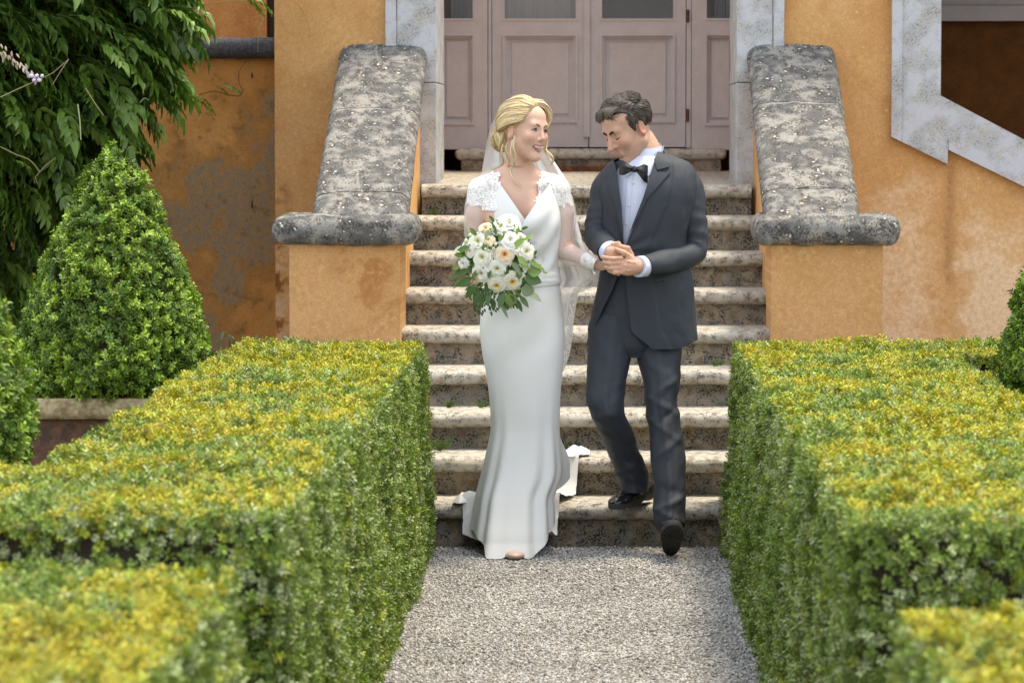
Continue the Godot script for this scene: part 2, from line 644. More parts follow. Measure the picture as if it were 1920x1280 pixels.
func make_stairs() -> void:
	var t := thing("stone_staircase", "worn travertine staircase of nine steps rising to the villa door", "staircase")
	var nz := noise(301, 3.0, 4)
	var nf := noise(302, 22.0, 3)
	for k in range(1, 10):
		var y := step_top(k)
		var y0 := step_top(k - 1) if k > 1 else 0.0
		var z0 := -RUN * (k - 1)
		var hw := 1.34 if k <= 4 else 0.835
		if k == 9:
			hw = 0.80
		var st := group_node("step", t)
		var nose := [[-0.41, 0.0], [-0.25, 0.0], [-0.12, 0.0], [-0.045, -0.001], [-0.022, -0.005], [-0.006, -0.015], [0.0, -0.03], [-0.004, -0.046], [-0.016, -0.058], [-0.035, -0.064], [-0.062, -0.066]]
		var m := MB.new()
		var cols := int(hw * 2.0 / 0.025)
		for i in cols + 1:
			var x := -hw + 2.0 * hw * i / cols
			for q in nose:
				var p := Vector3(x, y + float(q[1]), z0 + float(q[0]))
				var edge := sstep(-0.13, -0.01, q[0])
				var wob := nz.get_noise_3d(x, k * 7.0, q[1] * 6.0) * 0.010 + nf.get_noise_3d(x, k * 3.0 + q[1] * 3.0, q[0]) * 0.006
				p.z += wob * edge
				p.y += (nz.get_noise_3d(x * 1.4, k * 5.0, q[0] * 2.0) * 0.007 + nf.get_noise_3d(x, k * 9.0, q[0]) * 0.003) * (0.4 + edge * 0.6)
				m.add(p)
		m.rows(0, cols + 1, nose.size(), false, true)
		part("tread", m.mesh(), mats.tread, st)
		var rm := MB.new()
		var prof := [-0.060, -0.075, -0.095, -0.12, -0.145, y0 - y - 0.012]
		var rz := [-0.052, -0.060, -0.058, -0.055, -0.052, -0.047]
		for i in cols + 1:
			var x := -hw + 2.0 * hw * i / cols
			for q in 6:
				var w := nz.get_noise_3d(x * 1.2, k * 11.0, q * 0.3) * 0.010 + nf.get_noise_3d(x, k * 4.0 + q * 0.05, 3.0) * 0.006
				rm.add(Vector3(x, y + prof[q], z0 + rz[q] + w))
		rm.rows(0, cols + 1, 6, false, true)
		part("riser", rm.mesh(), mats.riser, st)
	# weeds in the joints
	for a in [[825, 838, -0.62, 0.085, 16, "largest weed, a feathery green tuft beside the hedge on the second step"], [905, 775, -0.96, 0.04, 8, "small green weed against the dress on the third step"], [1060, 836, -0.62, 0.035, 8, "small green weed by the lifted train on the second step"], [1345, 690, -1.3, 0.035, 7, "small green weed beside the hedge on the fourth step"], [845, 760, -0.96, 0.03, 7, "tiny green weed between hedge and dress on the third step"], [812, 340, -2.75, 0.03, 6, "tiny green weed at the door jamb under the landing edge"]]:
		var p := P(a[0], a[1], a[2])
		var kk := int(round(-a[2] / RUN)) + 1
		var py := step_top(clampi(kk - 1, 1, 9))
		var m := MB.new()
		for q in int(a[4]):
			var dirn := Vector3(rng.randf_range(-1, 1), rng.randf_range(0.3, 1.2), rng.randf_range(0.0, 0.8)).normalized()
			var l: float = a[3] * rng.randf_range(0.5, 1.1)
			m.col = Color(0.05, 0.10, 0.02).lerp(Color(0.13, 0.2, 0.04), rng.randf())
			m.tube([Vector3.ZERO, dirn * l * 0.5, dirn * l + Vector3(0, -0.1 * l, 0)], [0.001, 0.0008, 0.0004], 4, false)
			for w in 7:
				var at := dirn * l * (0.25 + 0.12 * w)
				var s := dirn.cross(Vector3(rng.randf() - 0.5, rng.randf() - 0.5, 1)).normalized() * (1 if w % 2 else -1)
				var e := (s + dirn * 0.7).normalized() * 0.012
				var wd := e.cross(Vector3(0, 0.4, 1)).normalized() * 0.0035
				m.face([at, at + e * 0.5 + wd, at + e])
				m.face([at, at + e, at + e * 0.5 - wd])
		var o := part("weed", m.mesh(), mats.leaf, self, Vector3(p.x, py, a[2]))
		tag(o, a[5], "weed", "weeds in the stair joints")


func sloped(mb: MB, x0: float, x1: float, za: float, ya: float, zb: float, yb: float, thick: float, nz: FastNoiseLite) -> void:
	# a coping stone that climbs from a (low, near) to b: rounded section swept along the slope, closed at both ends
	var sec := []
	var r := 0.055
	var w := x1 - x0
	var corner := 7
	for q in corner:
		var a := PI - PI * 0.5 * q / (corner - 1)
		sec.append(Vector2(r + r * cos(a), -r + r * sin(a)))
	for q in 8:
		var u := r + (w - 2.0 * r) * (q + 1) / 9.0
		sec.append(Vector2(u, 0.006 * sin(PI * u / w)))
	for q in corner:
		var a := PI * 0.5 - PI * 0.5 * q / (corner - 1)
		sec.append(Vector2(w - r + r * cos(a), -r + r * sin(a)))
	sec.append(Vector2(w - 0.01, -thick))
	sec.append(Vector2(0.01, -thick))
	var dirv := Vector3(0, yb - ya, zb - za)
	var l := dirv.length()
	dirv /= l
	var up := Vector3(0, dirv.z, -dirv.y) * (-1.0 if dirv.z < 0.0 else 1.0)
	var n := maxi(6, int(l / 0.03))
	var f := mb.v.size()
	for k in n + 1:
		var d := l * k / n
		var e := minf(minf(d, l - d), 0.02) / 0.02
		var drop := 0.008 * (1.0 - e) * (1.0 - e)
		for q in sec:
			var p: Vector3 = Vector3(x0 + q.x, ya, za) + dirv * d + up * (q.y - drop)
			var wob := nz.get_noise_3dv(p * 1.0) * 0.009 + nz.get_noise_3dv(p * 5.0) * 0.004
			p += (up + Vector3((q.x / w - 0.5) * 1.4, 0, 0)).normalized() * wob
			mb.add(p)
	mb.rows(f, n + 1, sec.size(), true, true)
	for e in 2:
		var row := f + (n * sec.size() if e else 0)
		var g := mb.v.size()
		for q in sec.size():
			mb.add(mb.v[row + q])
		for q in range(1, sec.size() - 1):
			if e:
				mb.tri(g, g + q + 1, g + q)
			else:
				mb.tri(g, g + q, g + q + 1)


func make_parapet(s: float) -> void:
	var side := "beside the wisteria" if s < 0 else "beside the slanted window surround"
	var t := thing("stair_parapet", "ochre stair parapet with lichened sloping stone coping " + side, "parapet")
	var nz := noise(401 if s < 0 else 402, 6.0, 4)
	var xa := -1.31 if s < 0 else 0.82
	var xb := -0.82 if s < 0 else 1.31
	var pier := MB.new()
	pier.box(Vector3(xa, -0.02, -1.25), Vector3(xb, 1.19, -1.72))
	part("pier", pier.mesh(), mats.pier, t)
	var wall := MB.new()
	var wx0 := -1.20 if s < 0 else 0.822
	var wx1 := -0.822 if s < 0 else 1.20
	var g := 0
	# side wall under the coping, its top follows the slope
	var zs := [-1.721, -3.099]
	var tops := [1.36, 2.0]
	for q in 2:
		for xx in [wx0, wx1]:
			wall.add(Vector3(xx, 0.0, zs[q]), Vector2(zs[q] + 1.0, 0.0))
			wall.add(Vector3(xx, tops[q], zs[q]), Vector2(zs[q] + 1.0, tops[q]))
	wall.quad(0, 4, 5, 1)
	wall.quad(2, 3, 7, 6)
	wall.quad(1, 5, 7, 3)
	wall.quad(0, 1, 3, 2)
	part("side_wall", wall.mesh(), mats.pier, t)
	# cap of the pier
	var cx := (xa + xb) * 0.5
	var cap := rounded(Vector3(0.640, 0.132, 0.56), 0.056, 0.03, nz, 0.012, Vector3(cx, 1.255, -1.47))
	part("cap_stone", cap.mesh(), mats.lichen, t)
	# coping stones and the mortar between them
	var x0 := -1.222 if s < 0 else 0.790
	var x1 := -0.790 if s < 0 else 1.222
	var cuts := [0.0, 0.13, 0.60, 1.0] if s < 0 else [0.0, 0.15, 0.64, 1.0]
	var a := Vector2(-1.30, 1.315)
	var b := Vector2(-3.098, 2.122)
	for k in 3:
		var m := MB.new()
		var gap := 0.0035
		var p: Vector2 = a.lerp(b, cuts[k] + (gap if k else 0.0))
		var q: Vector2 = a.lerp(b, cuts[k + 1] - (gap if k < 2 else 0.0))
		sloped(m, x0, x1, p.x, p.y, q.x, q.y, 0.12, nz)
		part("coping_stone", m.mesh(), mats.lichen, t)
	for k in 2:
		var c := a.lerp(b, cuts[k + 1] - 0.005)
		var c2 := a.lerp(b, cuts[k + 1] + 0.005)
		var m := MB.new()
		sloped(m, x0 + 0.004, x1 - 0.004, c.x, c.y - 0.006, c2.x, c2.y - 0.006, 0.11, nz)
		part("mortar_joint", m.mesh(), mats.mortar if k else mats.lichen, t)


func rect(x0: float, y0: float, x1: float, y1: float) -> PackedVector2Array:
	return PackedVector2Array([Vector2(x0, y0), Vector2(x1, y0), Vector2(x1, y1), Vector2(x0, y1)])


func poly(a: Array) -> PackedVector2Array:
	var p := PackedVector2Array()
	for k in range(0, a.size(), 2):
		p.append(Vector2(a[k], a[k + 1]))
	return p


func make_villa() -> void:
	var t := thing("villa", "ochre stuccoed villa front with grey paneled doors above the stairs", "building")
	var FZ := -3.1
	var w := MB.new()
	w.prism(rect(-1.545, -0.02, -0.99, 5.2), FZ, -3.72)
	w.prism(rect(-0.99, -0.02, -0.80, 1.42), FZ, -3.72)
	w.prism(rect(0.80, -0.02, 0.97, 1.40), FZ, -3.72)
	w.prism(rect(0.97, -0.02, 1.742, 5.2), FZ, -3.72)
	w.prism(poly([1.742, -0.02, 6.0, -0.02, 6.0, 0.2, 3.4, 1.0, 1.742, 1.862]), FZ, -3.5)
	w.prism(rect(1.742, 3.2, 6.0, 5.2), FZ, -3.5)
	part("front_wall", w.mesh(), mats.facade, t)
	# doorway surround
	var nz := noise(501, 7.0, 3)
	for s in [-1.0, 1.0]:
		var xo := -0.994 if s < 0 else 0.972
		var xi := -0.742 if s < 0 else 0.738
		var jamb := group_node("doorway_jamb", t)
		var ys := [1.40, 1.93, 2.72, 3.5, 4.1]
		for k in 4:
			var m := MB.new()
			var y0: float = ys[k] + 0.0015
			var y1: float = ys[k + 1] - 0.0015
			# inner face with a raised outer band
			rounded(Vector3(absf(xo - xi) - 0.056, y1 - y0, 0.86), 0.006, 0.06, nz, 0.002, Vector3(xi + s * (absf(xo - xi) - 0.056) * 0.5, (y0 + y1) * 0.5, FZ + 0.028 - 0.43), m)
			part("jamb_stone", m.mesh(), mats.wash, jamb)
			var m2 := MB.new()
			rounded(Vector3(0.0545, y1 - y0, 0.2), 0.006, 0.06, nz, 0.002, Vector3(xo - s * 0.02725, (y0 + y1) * 0.5, FZ + 0.042 - 0.1), m2)
			part("jamb_band", m2.mesh(), mats.wash, jamb)
	# landing and porch
	var land := MB.new()
	var f := 0
	for j in 9:
		var z := -3.08 - 2.25 * j / 8.0
		for i in 9:
			var x := -0.95 + 1.9 * i / 8.0
			land.add(Vector3(x, 1.431 + 0.045 * (-3.08 - z) / 2.25, z))
	land.rows(f, 9, 9, false, true)
	part("landing_paving", land.mesh(), mats.tread, t)
	for a in [[-0.742, -0.95], [0.738, 0.95]]:
		var m := MB.new()
		m.box(Vector3(a[0] * 1.12, 1.40, -3.96), Vector3(a[1] * 1.3, 4.1, -5.6))
		part("porch_wall", m.mesh(), mats.ochre, t)
	var ceil_ := MB.new()
	ceil_.box(Vector3(-1.3, 4.1, -5.31), Vector3(1.3, 4.3, -7.6))
	part("hall_ceiling", ceil_.mesh(), mats.ochre, t)
	# step under the doors
	var dn := noise(502, 6.0, 3)
	var stp := group_node("door_step", t)
	part("step_stone", rounded(Vector3(1.50, 0.062, 0.40), 0.03, 0.05, dn, 0.006, Vector3(0.02, 1.565, -5.26)).mesh(), mats.tread, stp)
	part("step_base", rounded(Vector3(1.44, 0.085, 0.36), 0.008, 0.05, dn, 0.006, Vector3(0.02, 1.50, -5.27)).mesh(), mats.riser, stp)
	part("iron_edging", rounded(Vector3(0.62, 0.035, 0.03), 0.004, 0.05, dn, 0.002, Vector3(0.08, 1.483, -5.04)).mesh(), mats.rust, stp)
	# doors
	var DZ := -5.25
	door_leaf(t, -0.532, 0.004, DZ, 1.604, true, mats.curtain)
	door_leaf(t, 0.010, 0.545, DZ, 1.604, true, null)
	door_leaf(t, -0.90, -0.556, DZ + 0.05, 1.592, false, mats.curtain_blue)
	door_leaf(t, 0.578, 0.90, DZ + 0.05, 1.588, false, mats.curtain_blue)
	var mull := MB.new()
	mull.box(Vector3(-0.022, 1.66, DZ + 0.022), Vector3(0.012, 3.6, DZ - 0.0))
	part("door_mullion", mull.mesh(), mats.paint, t)
	for a in [[-0.553, -0.535], [0.549, 0.575]]:
		var m := MB.new()
		m.box(Vector3(a[0], 1.60, DZ + 0.02), Vector3(a[1], 3.7, DZ - 0.06))
		part("door_post", m.mesh(), mats.paint, t)
	for a in [[0.556, 2.33], [0.556, 1.78]]:
		var m := MB.new()
		m.tube([Vector3(a[0], a[1] - 0.035, DZ + 0.03), Vector3(a[0], a[1] + 0.035, DZ + 0.03)], [0.008, 0.008], 8)
		part("hinge", m.mesh(), mats.rust, t)
	# hall behind the glass
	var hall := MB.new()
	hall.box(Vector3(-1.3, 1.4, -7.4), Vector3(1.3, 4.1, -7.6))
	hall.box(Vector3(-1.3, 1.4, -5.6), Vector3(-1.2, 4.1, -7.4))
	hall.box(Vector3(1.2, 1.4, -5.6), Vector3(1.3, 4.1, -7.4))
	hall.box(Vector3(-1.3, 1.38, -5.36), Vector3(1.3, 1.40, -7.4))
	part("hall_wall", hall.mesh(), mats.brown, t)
	var tran := MB.new()
	tran.box(Vector3(-0.9, 3.7, DZ + 0.02), Vector3(0.9, 4.1, DZ - 0.06))
	part("door_transom", tran.mesh(), mats.paint, t)
	# window surround that follows the slope of the inner stair
	var ws := group_node("window_surround", t)
	var nw := noise(503, 7.0, 3)
	var m1 := MB.new()
	m1.prism(poly([1.552, 1.64, 1.776, 1.53, 1.780, 1.602, 1.780, 1.846, 1.742, 1.866, 1.742, 3.2, 1.552, 3.2]), FZ + 0.030, -3.40)
	part("upright_stone", m1.mesh(), mats.wash, ws)
	var m3 := MB.new()
	m3.prism(poly([1.500, 1.664, 1.551, 1.6395, 1.551, 3.2, 1.500, 3.2]), FZ + 0.044, -3.2)
	m3.prism(poly([1.5525, 1.6388, 1.777, 1.529, 1.777, 1.60, 1.5525, 1.668]), FZ + 0.044, -3.2)
	part("outer_band", m3.mesh(), mats.wash, ws)
	var m4 := MB.new()
	m4.prism(poly([1.7803, 1.6005, 3.4, 0.815, 3.4, 0.995, 1.7803, 1.8455]), FZ + 0.030, -3.40)
	part("sloping_stone", m4.mesh(), mats.wash, ws)
	var m5 := MB.new()
	m5.prism(poly([1.7815, 1.5995, 3.4, 0.814, 3.4, 0.865, 1.7815, 1.652]), FZ + 0.044, -3.2)
	part("sloping_band", m5.mesh(), mats.wash, ws)
	# stairwell behind it
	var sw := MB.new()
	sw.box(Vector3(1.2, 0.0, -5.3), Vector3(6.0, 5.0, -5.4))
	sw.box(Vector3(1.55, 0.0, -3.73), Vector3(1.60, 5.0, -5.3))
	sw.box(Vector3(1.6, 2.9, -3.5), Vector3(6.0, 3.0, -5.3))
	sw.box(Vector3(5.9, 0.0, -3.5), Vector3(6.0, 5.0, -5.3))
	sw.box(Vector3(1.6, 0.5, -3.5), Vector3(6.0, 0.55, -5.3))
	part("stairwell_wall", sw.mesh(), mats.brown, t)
	var rail := MB.new()
	rail.box(Vector3(1.6, 2.30, -5.18), Vector3(5.9, 2.385, -5.30))
	rail.box(Vector3(1.6, 2.388, -5.20), Vector3(1.93, 2.9, -5.30))
	rail.box(Vector3(1.935, 2.388, -5.215), Vector3(5.9, 2.9, -5.30))
	part("wood_panel", rail.mesh(), mats.paint, t)


func door_leaf(t: Node, x0: float, x1: float, z: float, y0: float, wide: bool, behind: Material) -> void:
	var leaf := group_node("door_leaf" if wide else "side_light", t)
	var top := 3.7
	var rail_top := 2.235
	var glass0 := 2.305
	var l := 0.058 if wide else 0.07
	var xa := x0 + l
	var xb := x1 - l
	var pb := y0 + 0.135
	var fr := MB.new()
	var zf := z
	fr.box(Vector3(x0, y0, zf), Vector3(xa, top, zf - 0.045))
	fr.box(Vector3(xb, y0, zf), Vector3(x1, top, zf - 0.045))
	fr.box(Vector3(xa, y0, zf), Vector3(xb, pb, zf - 0.045))
	fr.box(Vector3(xa, rail_top, zf), Vector3(xb, glass0, zf - 0.045))
	part("frame", fr.mesh(), mats.paint, leaf)
	# raised panel: moulding round it, then a field
	var pm := MB.new()
	var q := 0.014
	for e in 2:
		var o := q * e
		var zz := zf + 0.012 - 0.020 * e
		pm.box(Vector3(xa + o, pb + o, zz), Vector3(xa + o + q, rail_top - o, zf - 0.03))
		pm.box(Vector3(xb - o - q, pb + o, zz), Vector3(xb - o, rail_top - o, zf - 0.03))
		pm.box(Vector3(xa + o + q, pb + o, zz), Vector3(xb - o - q, pb + o + q, zf - 0.03))
		pm.box(Vector3(xa + o + q, rail_top - o - q, zz), Vector3(xb - o - q, rail_top - o, zf - 0.03))
	part("moulding", pm.mesh(), mats.paint, leaf)
	var pn := MB.new()
	pn.box(Vector3(xa + 2 * q, pb + 2 * q, zf - 0.026), Vector3(xb - 2 * q, rail_top - 2 * q, zf - 0.040))
	part("panel", pn.mesh(), mats.paint, leaf)
	var pf := MB.new()
	var ins := 0.052 if wide else 0.045
	pf.box(Vector3(xa + ins, pb + ins, zf - 0.014), Vector3(xb - ins, rail_top - ins, zf - 0.0258))
	part("raised_field", pf.mesh(), mats.paint, leaf)
	var gb := MB.new()
	gb.box(Vector3(xa, glass0, zf + 0.004), Vector3(xa + 0.012, top, zf - 0.02))
	gb.box(Vector3(xb - 0.012, glass0, zf + 0.004), Vector3(xb, top, zf - 0.02))
	gb.box(Vector3(xa + 0.012, glass0, zf + 0.004), Vector3(xb - 0.012, glass0 + 0.012, zf - 0.02))
	part("glazing_bead", gb.mesh(), mats.paint, leaf)
	var gl := MB.new()
	gl.box(Vector3(xa + 0.012, glass0 + 0.012, zf - 0.012), Vector3(xb - 0.012, top, zf - 0.016))
	part("pane", gl.mesh(), mats.glass, leaf)
	if behind:
		var cu := MB.new()
		var n := 40
		var ca := xa if wide else lerpf(xa, xb, 0.42)
		for k in n + 1:
			var x := lerpf(ca - 0.02, xb + 0.02, float(k) / n)
			var zz := zf - 0.10 + 0.008 * sin(k * 1.7) + 0.005 * sin(k * 0.6)
			cu.add(Vector3(x, 1.7, zz))
			cu.add(Vector3(x, top, zz))
		cu.rows(0, n + 1, 2, false)
		part("curtain", cu.mesh(), behind, leaf)


func make_garden_wall() -> void:
	var t := thing("garden_wall", "stained ochre garden wall with dark rounded coping behind the wisteria", "wall")
	var m := MB.new()
	m.prism(rect(-6.0, -0.02, -1.548, 2.07), -3.7, -4.0)
	part("wall_face", m.mesh(), mats.garden, t)
	var nz := noise(601, 9.0, 4)
	var x := -5.898
	while x < -1.6:
		var l := 1.45
		var c := rounded(Vector3(l - 0.004, 0.108, 0.34), 0.052, 0.03, nz, 0.010, Vector3(x + l * 0.5, 2.116, -3.80))
		part("coping_stone", c.mesh(), mats.dark_coping, t)
		x += 1.45
	# hook and nail
	for a in [[473, 143, 0.02], [473, 388, 0.03]]:
		var p := P(a[0], a[1], -3.7)
		var h := MB.new()
		h.tube([Vector3(0, 0, 0), Vector3(0, 0.002, 0.02), Vector3(0, a[2] * 0.6, 0.026), Vector3(0, a[2], 0.022)], [0.005, 0.005, 0.004, 0.003], 6)
		part("iron_hook", h.mesh(), mats.iron, t, p)
	var t2 := thing("rear_house_wall", "plain ochre house wall rising behind the dark coping", "wall")
	var m2 := MB.new()
	m2.prism(rect(-7.0, -0.02, -1.737, 5.0), -4.7, -5.0)
	part("wall_face", m2.mesh(), mats.ochre, t2)
	var m3 := MB.new()
	m3.prism(rect(-1.735, -0.02, -1.3, 5.0), -4.76, -4.95)
	part("dark_board", m3.mesh(), mats.dark_wood, t2)  # plain dark board closing the gap beside this wall


func leaf(m: MB, at: Vector3, d: Vector3, up: Vector3, l: float, w: float, fold := 0.25, droop := 0.0) -> void:
	d = d.normalized()
	var s := d.cross(up).normalized()
	var n := s.cross(d)
	var f := m.v.size()
	m.add(at)
	m.add(at + d * l * 0.32 + s * w * 0.46 + n * w * fold)
	m.add(at + d * l * 0.70 + s * w * 0.40 + n * (w * fold - droop * l * 0.3))
	m.add(at + d * l - n * droop * l)
	m.add(at + d * l * 0.70 - s * w * 0.40 + n * (w * fold - droop * l * 0.3))
	m.add(at + d * l * 0.32 - s * w * 0.46 + n * w * fold)
	m.add(at + d * l * 0.5 - n * droop * l * 0.2)
	for k in 6:
		m.tri(f + 6, f + k, f + (k + 1) % 6)


# a box sprig: a short twig along +y with pairs of small oval leaves
func box_sprig(seed_: int, n: int, size: float, tip: Color, old: Color) -> ArrayMesh:
	var r := RandomNumberGenerator.new()
	r.seed = seed_
	var m := MB.new()
	for k in n:
		var t := float(k) / (n - 1)
		var a := k * 2.4 + r.randf() * 0.8
		var out := Vector3(cos(a), 0, sin(a))
		var d := (out * (1.15 - 0.35 * t) + Vector3.UP * (0.05 + 0.45 * t) + Vector3(r.randf() - 0.5, r.randf() - 0.5, r.randf() - 0.5) * 0.6).normalized()
		m.col = (tip if r.randf() < 0.6 else old).lerp(tip, r.randf() * 0.4) * r.randf_range(0.8, 1.15)
		var upv := (Vector3.UP - out * 0.5 + Vector3(r.randf() - 0.5, 0, r.randf() - 0.5) * 0.6).normalized()
		if absf(upv.dot(d)) > 0.95:
			upv = out
		leaf(m, Vector3(0, size * (t * 0.62 - 0.3), 0) + out * 0.002, d, upv, size * r.randf_range(0.30, 0.44) * 1.25, size * r.randf_range(0.19, 0.25) * 1.05, 0.14)
	return m.mesh()


func dir_basis(n: Vector3, spin: float) -> Basis:
	n = n.normalized()
	var a := n.cross(Vector3.RIGHT if absf(n.x) < 0.8 else Vector3.FORWARD).normalized()
	return Basis(a, n, a.cross(n)).rotated(n, spin)


var sprigs := {}
func make_sprigs() -> void:
	sprigs.tip = [box_sprig(1, 13, 0.029, Color(0.43, 0.41, 0.028), Color(0.36, 0.36, 0.028)), box_sprig(2, 12, 0.030, Color(0.37, 0.40, 0.035), Color(0.29, 0.34, 0.033)), box_sprig(5, 12, 0.029, Color(0.47, 0.39, 0.024), Color(0.41, 0.35, 0.024))]
	sprigs.green = [box_sprig(3, 12, 0.030, Color(0.21, 0.29, 0.05), Color(0.13, 0.20, 0.035)), box_sprig(4, 12, 0.029, Color(0.37, 0.42, 0.19), Color(0.22, 0.28, 0.10))]
	sprigs.cone = [box_sprig(6, 13, 0.034, Color(0.28, 0.41, 0.045), Color(0.17, 0.27, 0.03)), box_sprig(7, 13, 0.032, Color(0.13, 0.22, 0.03), Color(0.08, 0.14, 0.025))]


# boxes: each [x0, x1, z0, z1] joined into one clipped hedge of the height h; faces: which sides are in leaf
func make_hedge(called: String, label: String, boxes: Array, h: float, seed_: int, per_m2: float, yellow: float) -> void:
	var t := thing(called, label, "hedge", Vector3.ZERO, "clipped box hedges along the gravel path")
	var r := RandomNumberGenerator.new()
	r.seed = seed_
	var nz := noise(seed_, 1.6, 3)
	var nf := noise(seed_ + 1, 7.0, 2)
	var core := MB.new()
	var where := [[], [], [], [], []]
	var cols := [PackedColorArray(), PackedColorArray(), PackedColorArray(), PackedColorArray(), PackedColorArray()]
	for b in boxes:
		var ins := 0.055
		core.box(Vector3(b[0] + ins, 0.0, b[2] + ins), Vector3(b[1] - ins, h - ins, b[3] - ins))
		var sx: float = b[1] - b[0]
		var sz: float = b[3] - b[2]
		var faces := [[sx * sz, Vector3.UP], [sz * h, Vector3.RIGHT], [sz * h, Vector3.LEFT], [sx * h, Vector3.BACK], [sx * h, Vector3.FORWARD]]
		for f in faces.size():
			var n: Vector3 = faces[f][1]
			# a side turned away from the path and the camera is thinner in leaf
			var dens := per_m2
			if n == Vector3.FORWARD or (n == Vector3.RIGHT and b[0] > 0.0) or (n == Vector3.LEFT and b[1] < 0.0):
				dens *= 0.35
			for k in int(faces[f][0] * dens):
				var u := r.randf()
				var v := r.randf()
				var p := Vector3.ZERO
				match f:
					0: p = Vector3(b[0] + sx * u, h, b[2] + sz * v)
					1: p = Vector3(b[1], h * u, b[2] + sz * v)
					2: p = Vector3(b[0], h * u, b[2] + sz * v)
					3: p = Vector3(b[0] + sx * u, h * v, b[3])
					4: p = Vector3(b[0] + sx * u, h * v, b[2])
				var inside := false
				for o in boxes:
					if o != b and p.x > o[0] + 0.02 and p.x < o[1] - 0.02 and p.z > o[2] + 0.02 and p.z < o[3] - 0.02 and (f > 0 or o[0] * 7.0 + o[2] < b[0] * 7.0 + b[2]):
						inside = true
				if inside:
					continue
				# thin places where the dark core shows
				if nf.get_noise_3dv(p * 1.6 + Vector3(3, 1, 4)) < -0.55 and r.randf() < 0.6:
					continue
				var lump := nz.get_noise_3dv(p) * 0.035 + nf.get_noise_3dv(p) * 0.018
				var nn := n
				# rounded arrises
				var rad := 0.045
				var e := Vector3(clampf(p.x, b[0] + rad, b[1] - rad), minf(p.y, h - rad), clampf(p.z, b[2] + rad, b[3] - rad))
				var d := p - e
				if d.length() > 0.001:
					nn = (d.normalized() + n * 0.5).normalized()
					p = e + d.normalized() * rad
				# sides lean out a little towards the ground
				if f > 0:
					p += n * 0.045 * (1.0 - p.y / h)
				p += nn * (lump - 0.012 - 0.06 * pow(r.randf(), 1.8))
				var dirv := (nn + Vector3(r.randf() - 0.5, r.randf() - 0.2, r.randf() - 0.5) * 1.1).normalized()
				var q := 0
				var patch := nz.get_noise_3dv(p * 1.3 + Vector3(5, 0, 9)) + 0.5 * nf.get_noise_3dv(p * 0.7)
				if f == 0 and r.randf() < clampf(yellow + patch * 1.9, 0.05, 0.97):
					q = r.randi() % 2 if r.randf() < 0.90 - yellow * 0.3 - patch * 0.4 else 2
				elif f > 0 and r.randf() < 0.10 + patch * 0.25:
					q = 1
				else:
					q = 3 if r.randf() < 0.68 - patch * 0.5 else 4
				where[q].append(Transform3D(dir_basis(dirv, r.randf() * TAU).scaled(Vector3.ONE * r.randf_range(0.75, 1.15)), p))
				var br := r.randf_range(0.6, 1.3)
				var grey := r.randf() * 0.15
				cols[q].append(Color(br, br, br * (1.0 + grey)))
	part("dark_core", core.mesh(), mats.bark, t)  # solid core in place of twigs, coloured dark for the shade between the leaves
	for q in 5:
		if where[q].size():
			var ms: Mesh = sprigs.tip[q] if q < 3 else sprigs.green[q - 3]
			copies("foliage", ms, mats.leaf, where[q], cols[q], t)


# clipped cone; rows give (height, radius)
func make_cone(label: String, at: Vector3, prof: Array, seed_: int, per_m2: float) -> void:
	var t := thing("box_topiary", label, "topiary", at, "clipped box cones in planters")
	var r := RandomNumberGenerator.new()
	r.seed = seed_
	var nz := noise(seed_, 4.0, 3)
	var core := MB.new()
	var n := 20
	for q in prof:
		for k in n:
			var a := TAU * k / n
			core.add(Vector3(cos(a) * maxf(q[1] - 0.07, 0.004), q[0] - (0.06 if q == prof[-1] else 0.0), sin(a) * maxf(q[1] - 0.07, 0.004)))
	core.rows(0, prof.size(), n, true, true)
	part("dark_core", core.mesh(), mats.bark, t)  # solid core, its dark colour painted in for the shaded depth of the cone
	var tr := MB.new()
	tr.tube([Vector3(0, -0.25, 0), Vector3(0.004, -0.05, 0), Vector3(0, 0.15, 0)], [0.026, 0.022, 0.02], 8)
	part("trunk", tr.mesh(), mats.bark, t)
	var where := [[], []]
	var cols := [PackedColorArray(), PackedColorArray()]
	for s in prof.size() - 1:
		var h0: float = prof[s][0]
		var h1: float = prof[s + 1][0]
		var r0: float = prof[s][1]
		var r1: float = prof[s + 1][1]
		var slant := sqrt((h1 - h0) * (h1 - h0) + (r1 - r0) * (r1 - r0))
		var area := PI * (r0 + r1) * slant
		for k in int(area * per_m2):
			var u := r.randf()
			var a := r.randf() * TAU
			var rr := lerpf(r0, r1, u)
			var out := Vector3(cos(a), 0, sin(a))
			var nn := (out * (h1 - h0) + Vector3.UP * (r0 - r1)).normalized()
			var p := out * rr + Vector3.UP * lerpf(h0, h1, u)
			var lump := nz.get_noise_3dv(p + at) * 0.035 + nz.get_noise_3dv((p + at) * 2.6) * 0.022
			p += nn * (lump - 0.09 * pow(r.randf(), 1.5))
			var dirv := (nn * 0.9 + Vector3(r.randf() - 0.5, r.randf() * 0.9, r.randf() - 0.5) * 1.3).normalized()
			var q := 0 if r.randf() < 0.50 + nz.get_noise_3dv(p * 1.5 + at * 2.0) * 0.8 else 1
			where[q].append(Transform3D(dir_basis(dirv, r.randf() * TAU).scaled(Vector3.ONE * r.randf_range(0.8, 1.25)), p))
			var br := r.randf_range(0.7, 1.25)
			cols[q].append(Color(br, br, br))
	for q in 2:
		copies("foliage", sprigs.cone[q], mats.leaf, where[q], cols[q], t)


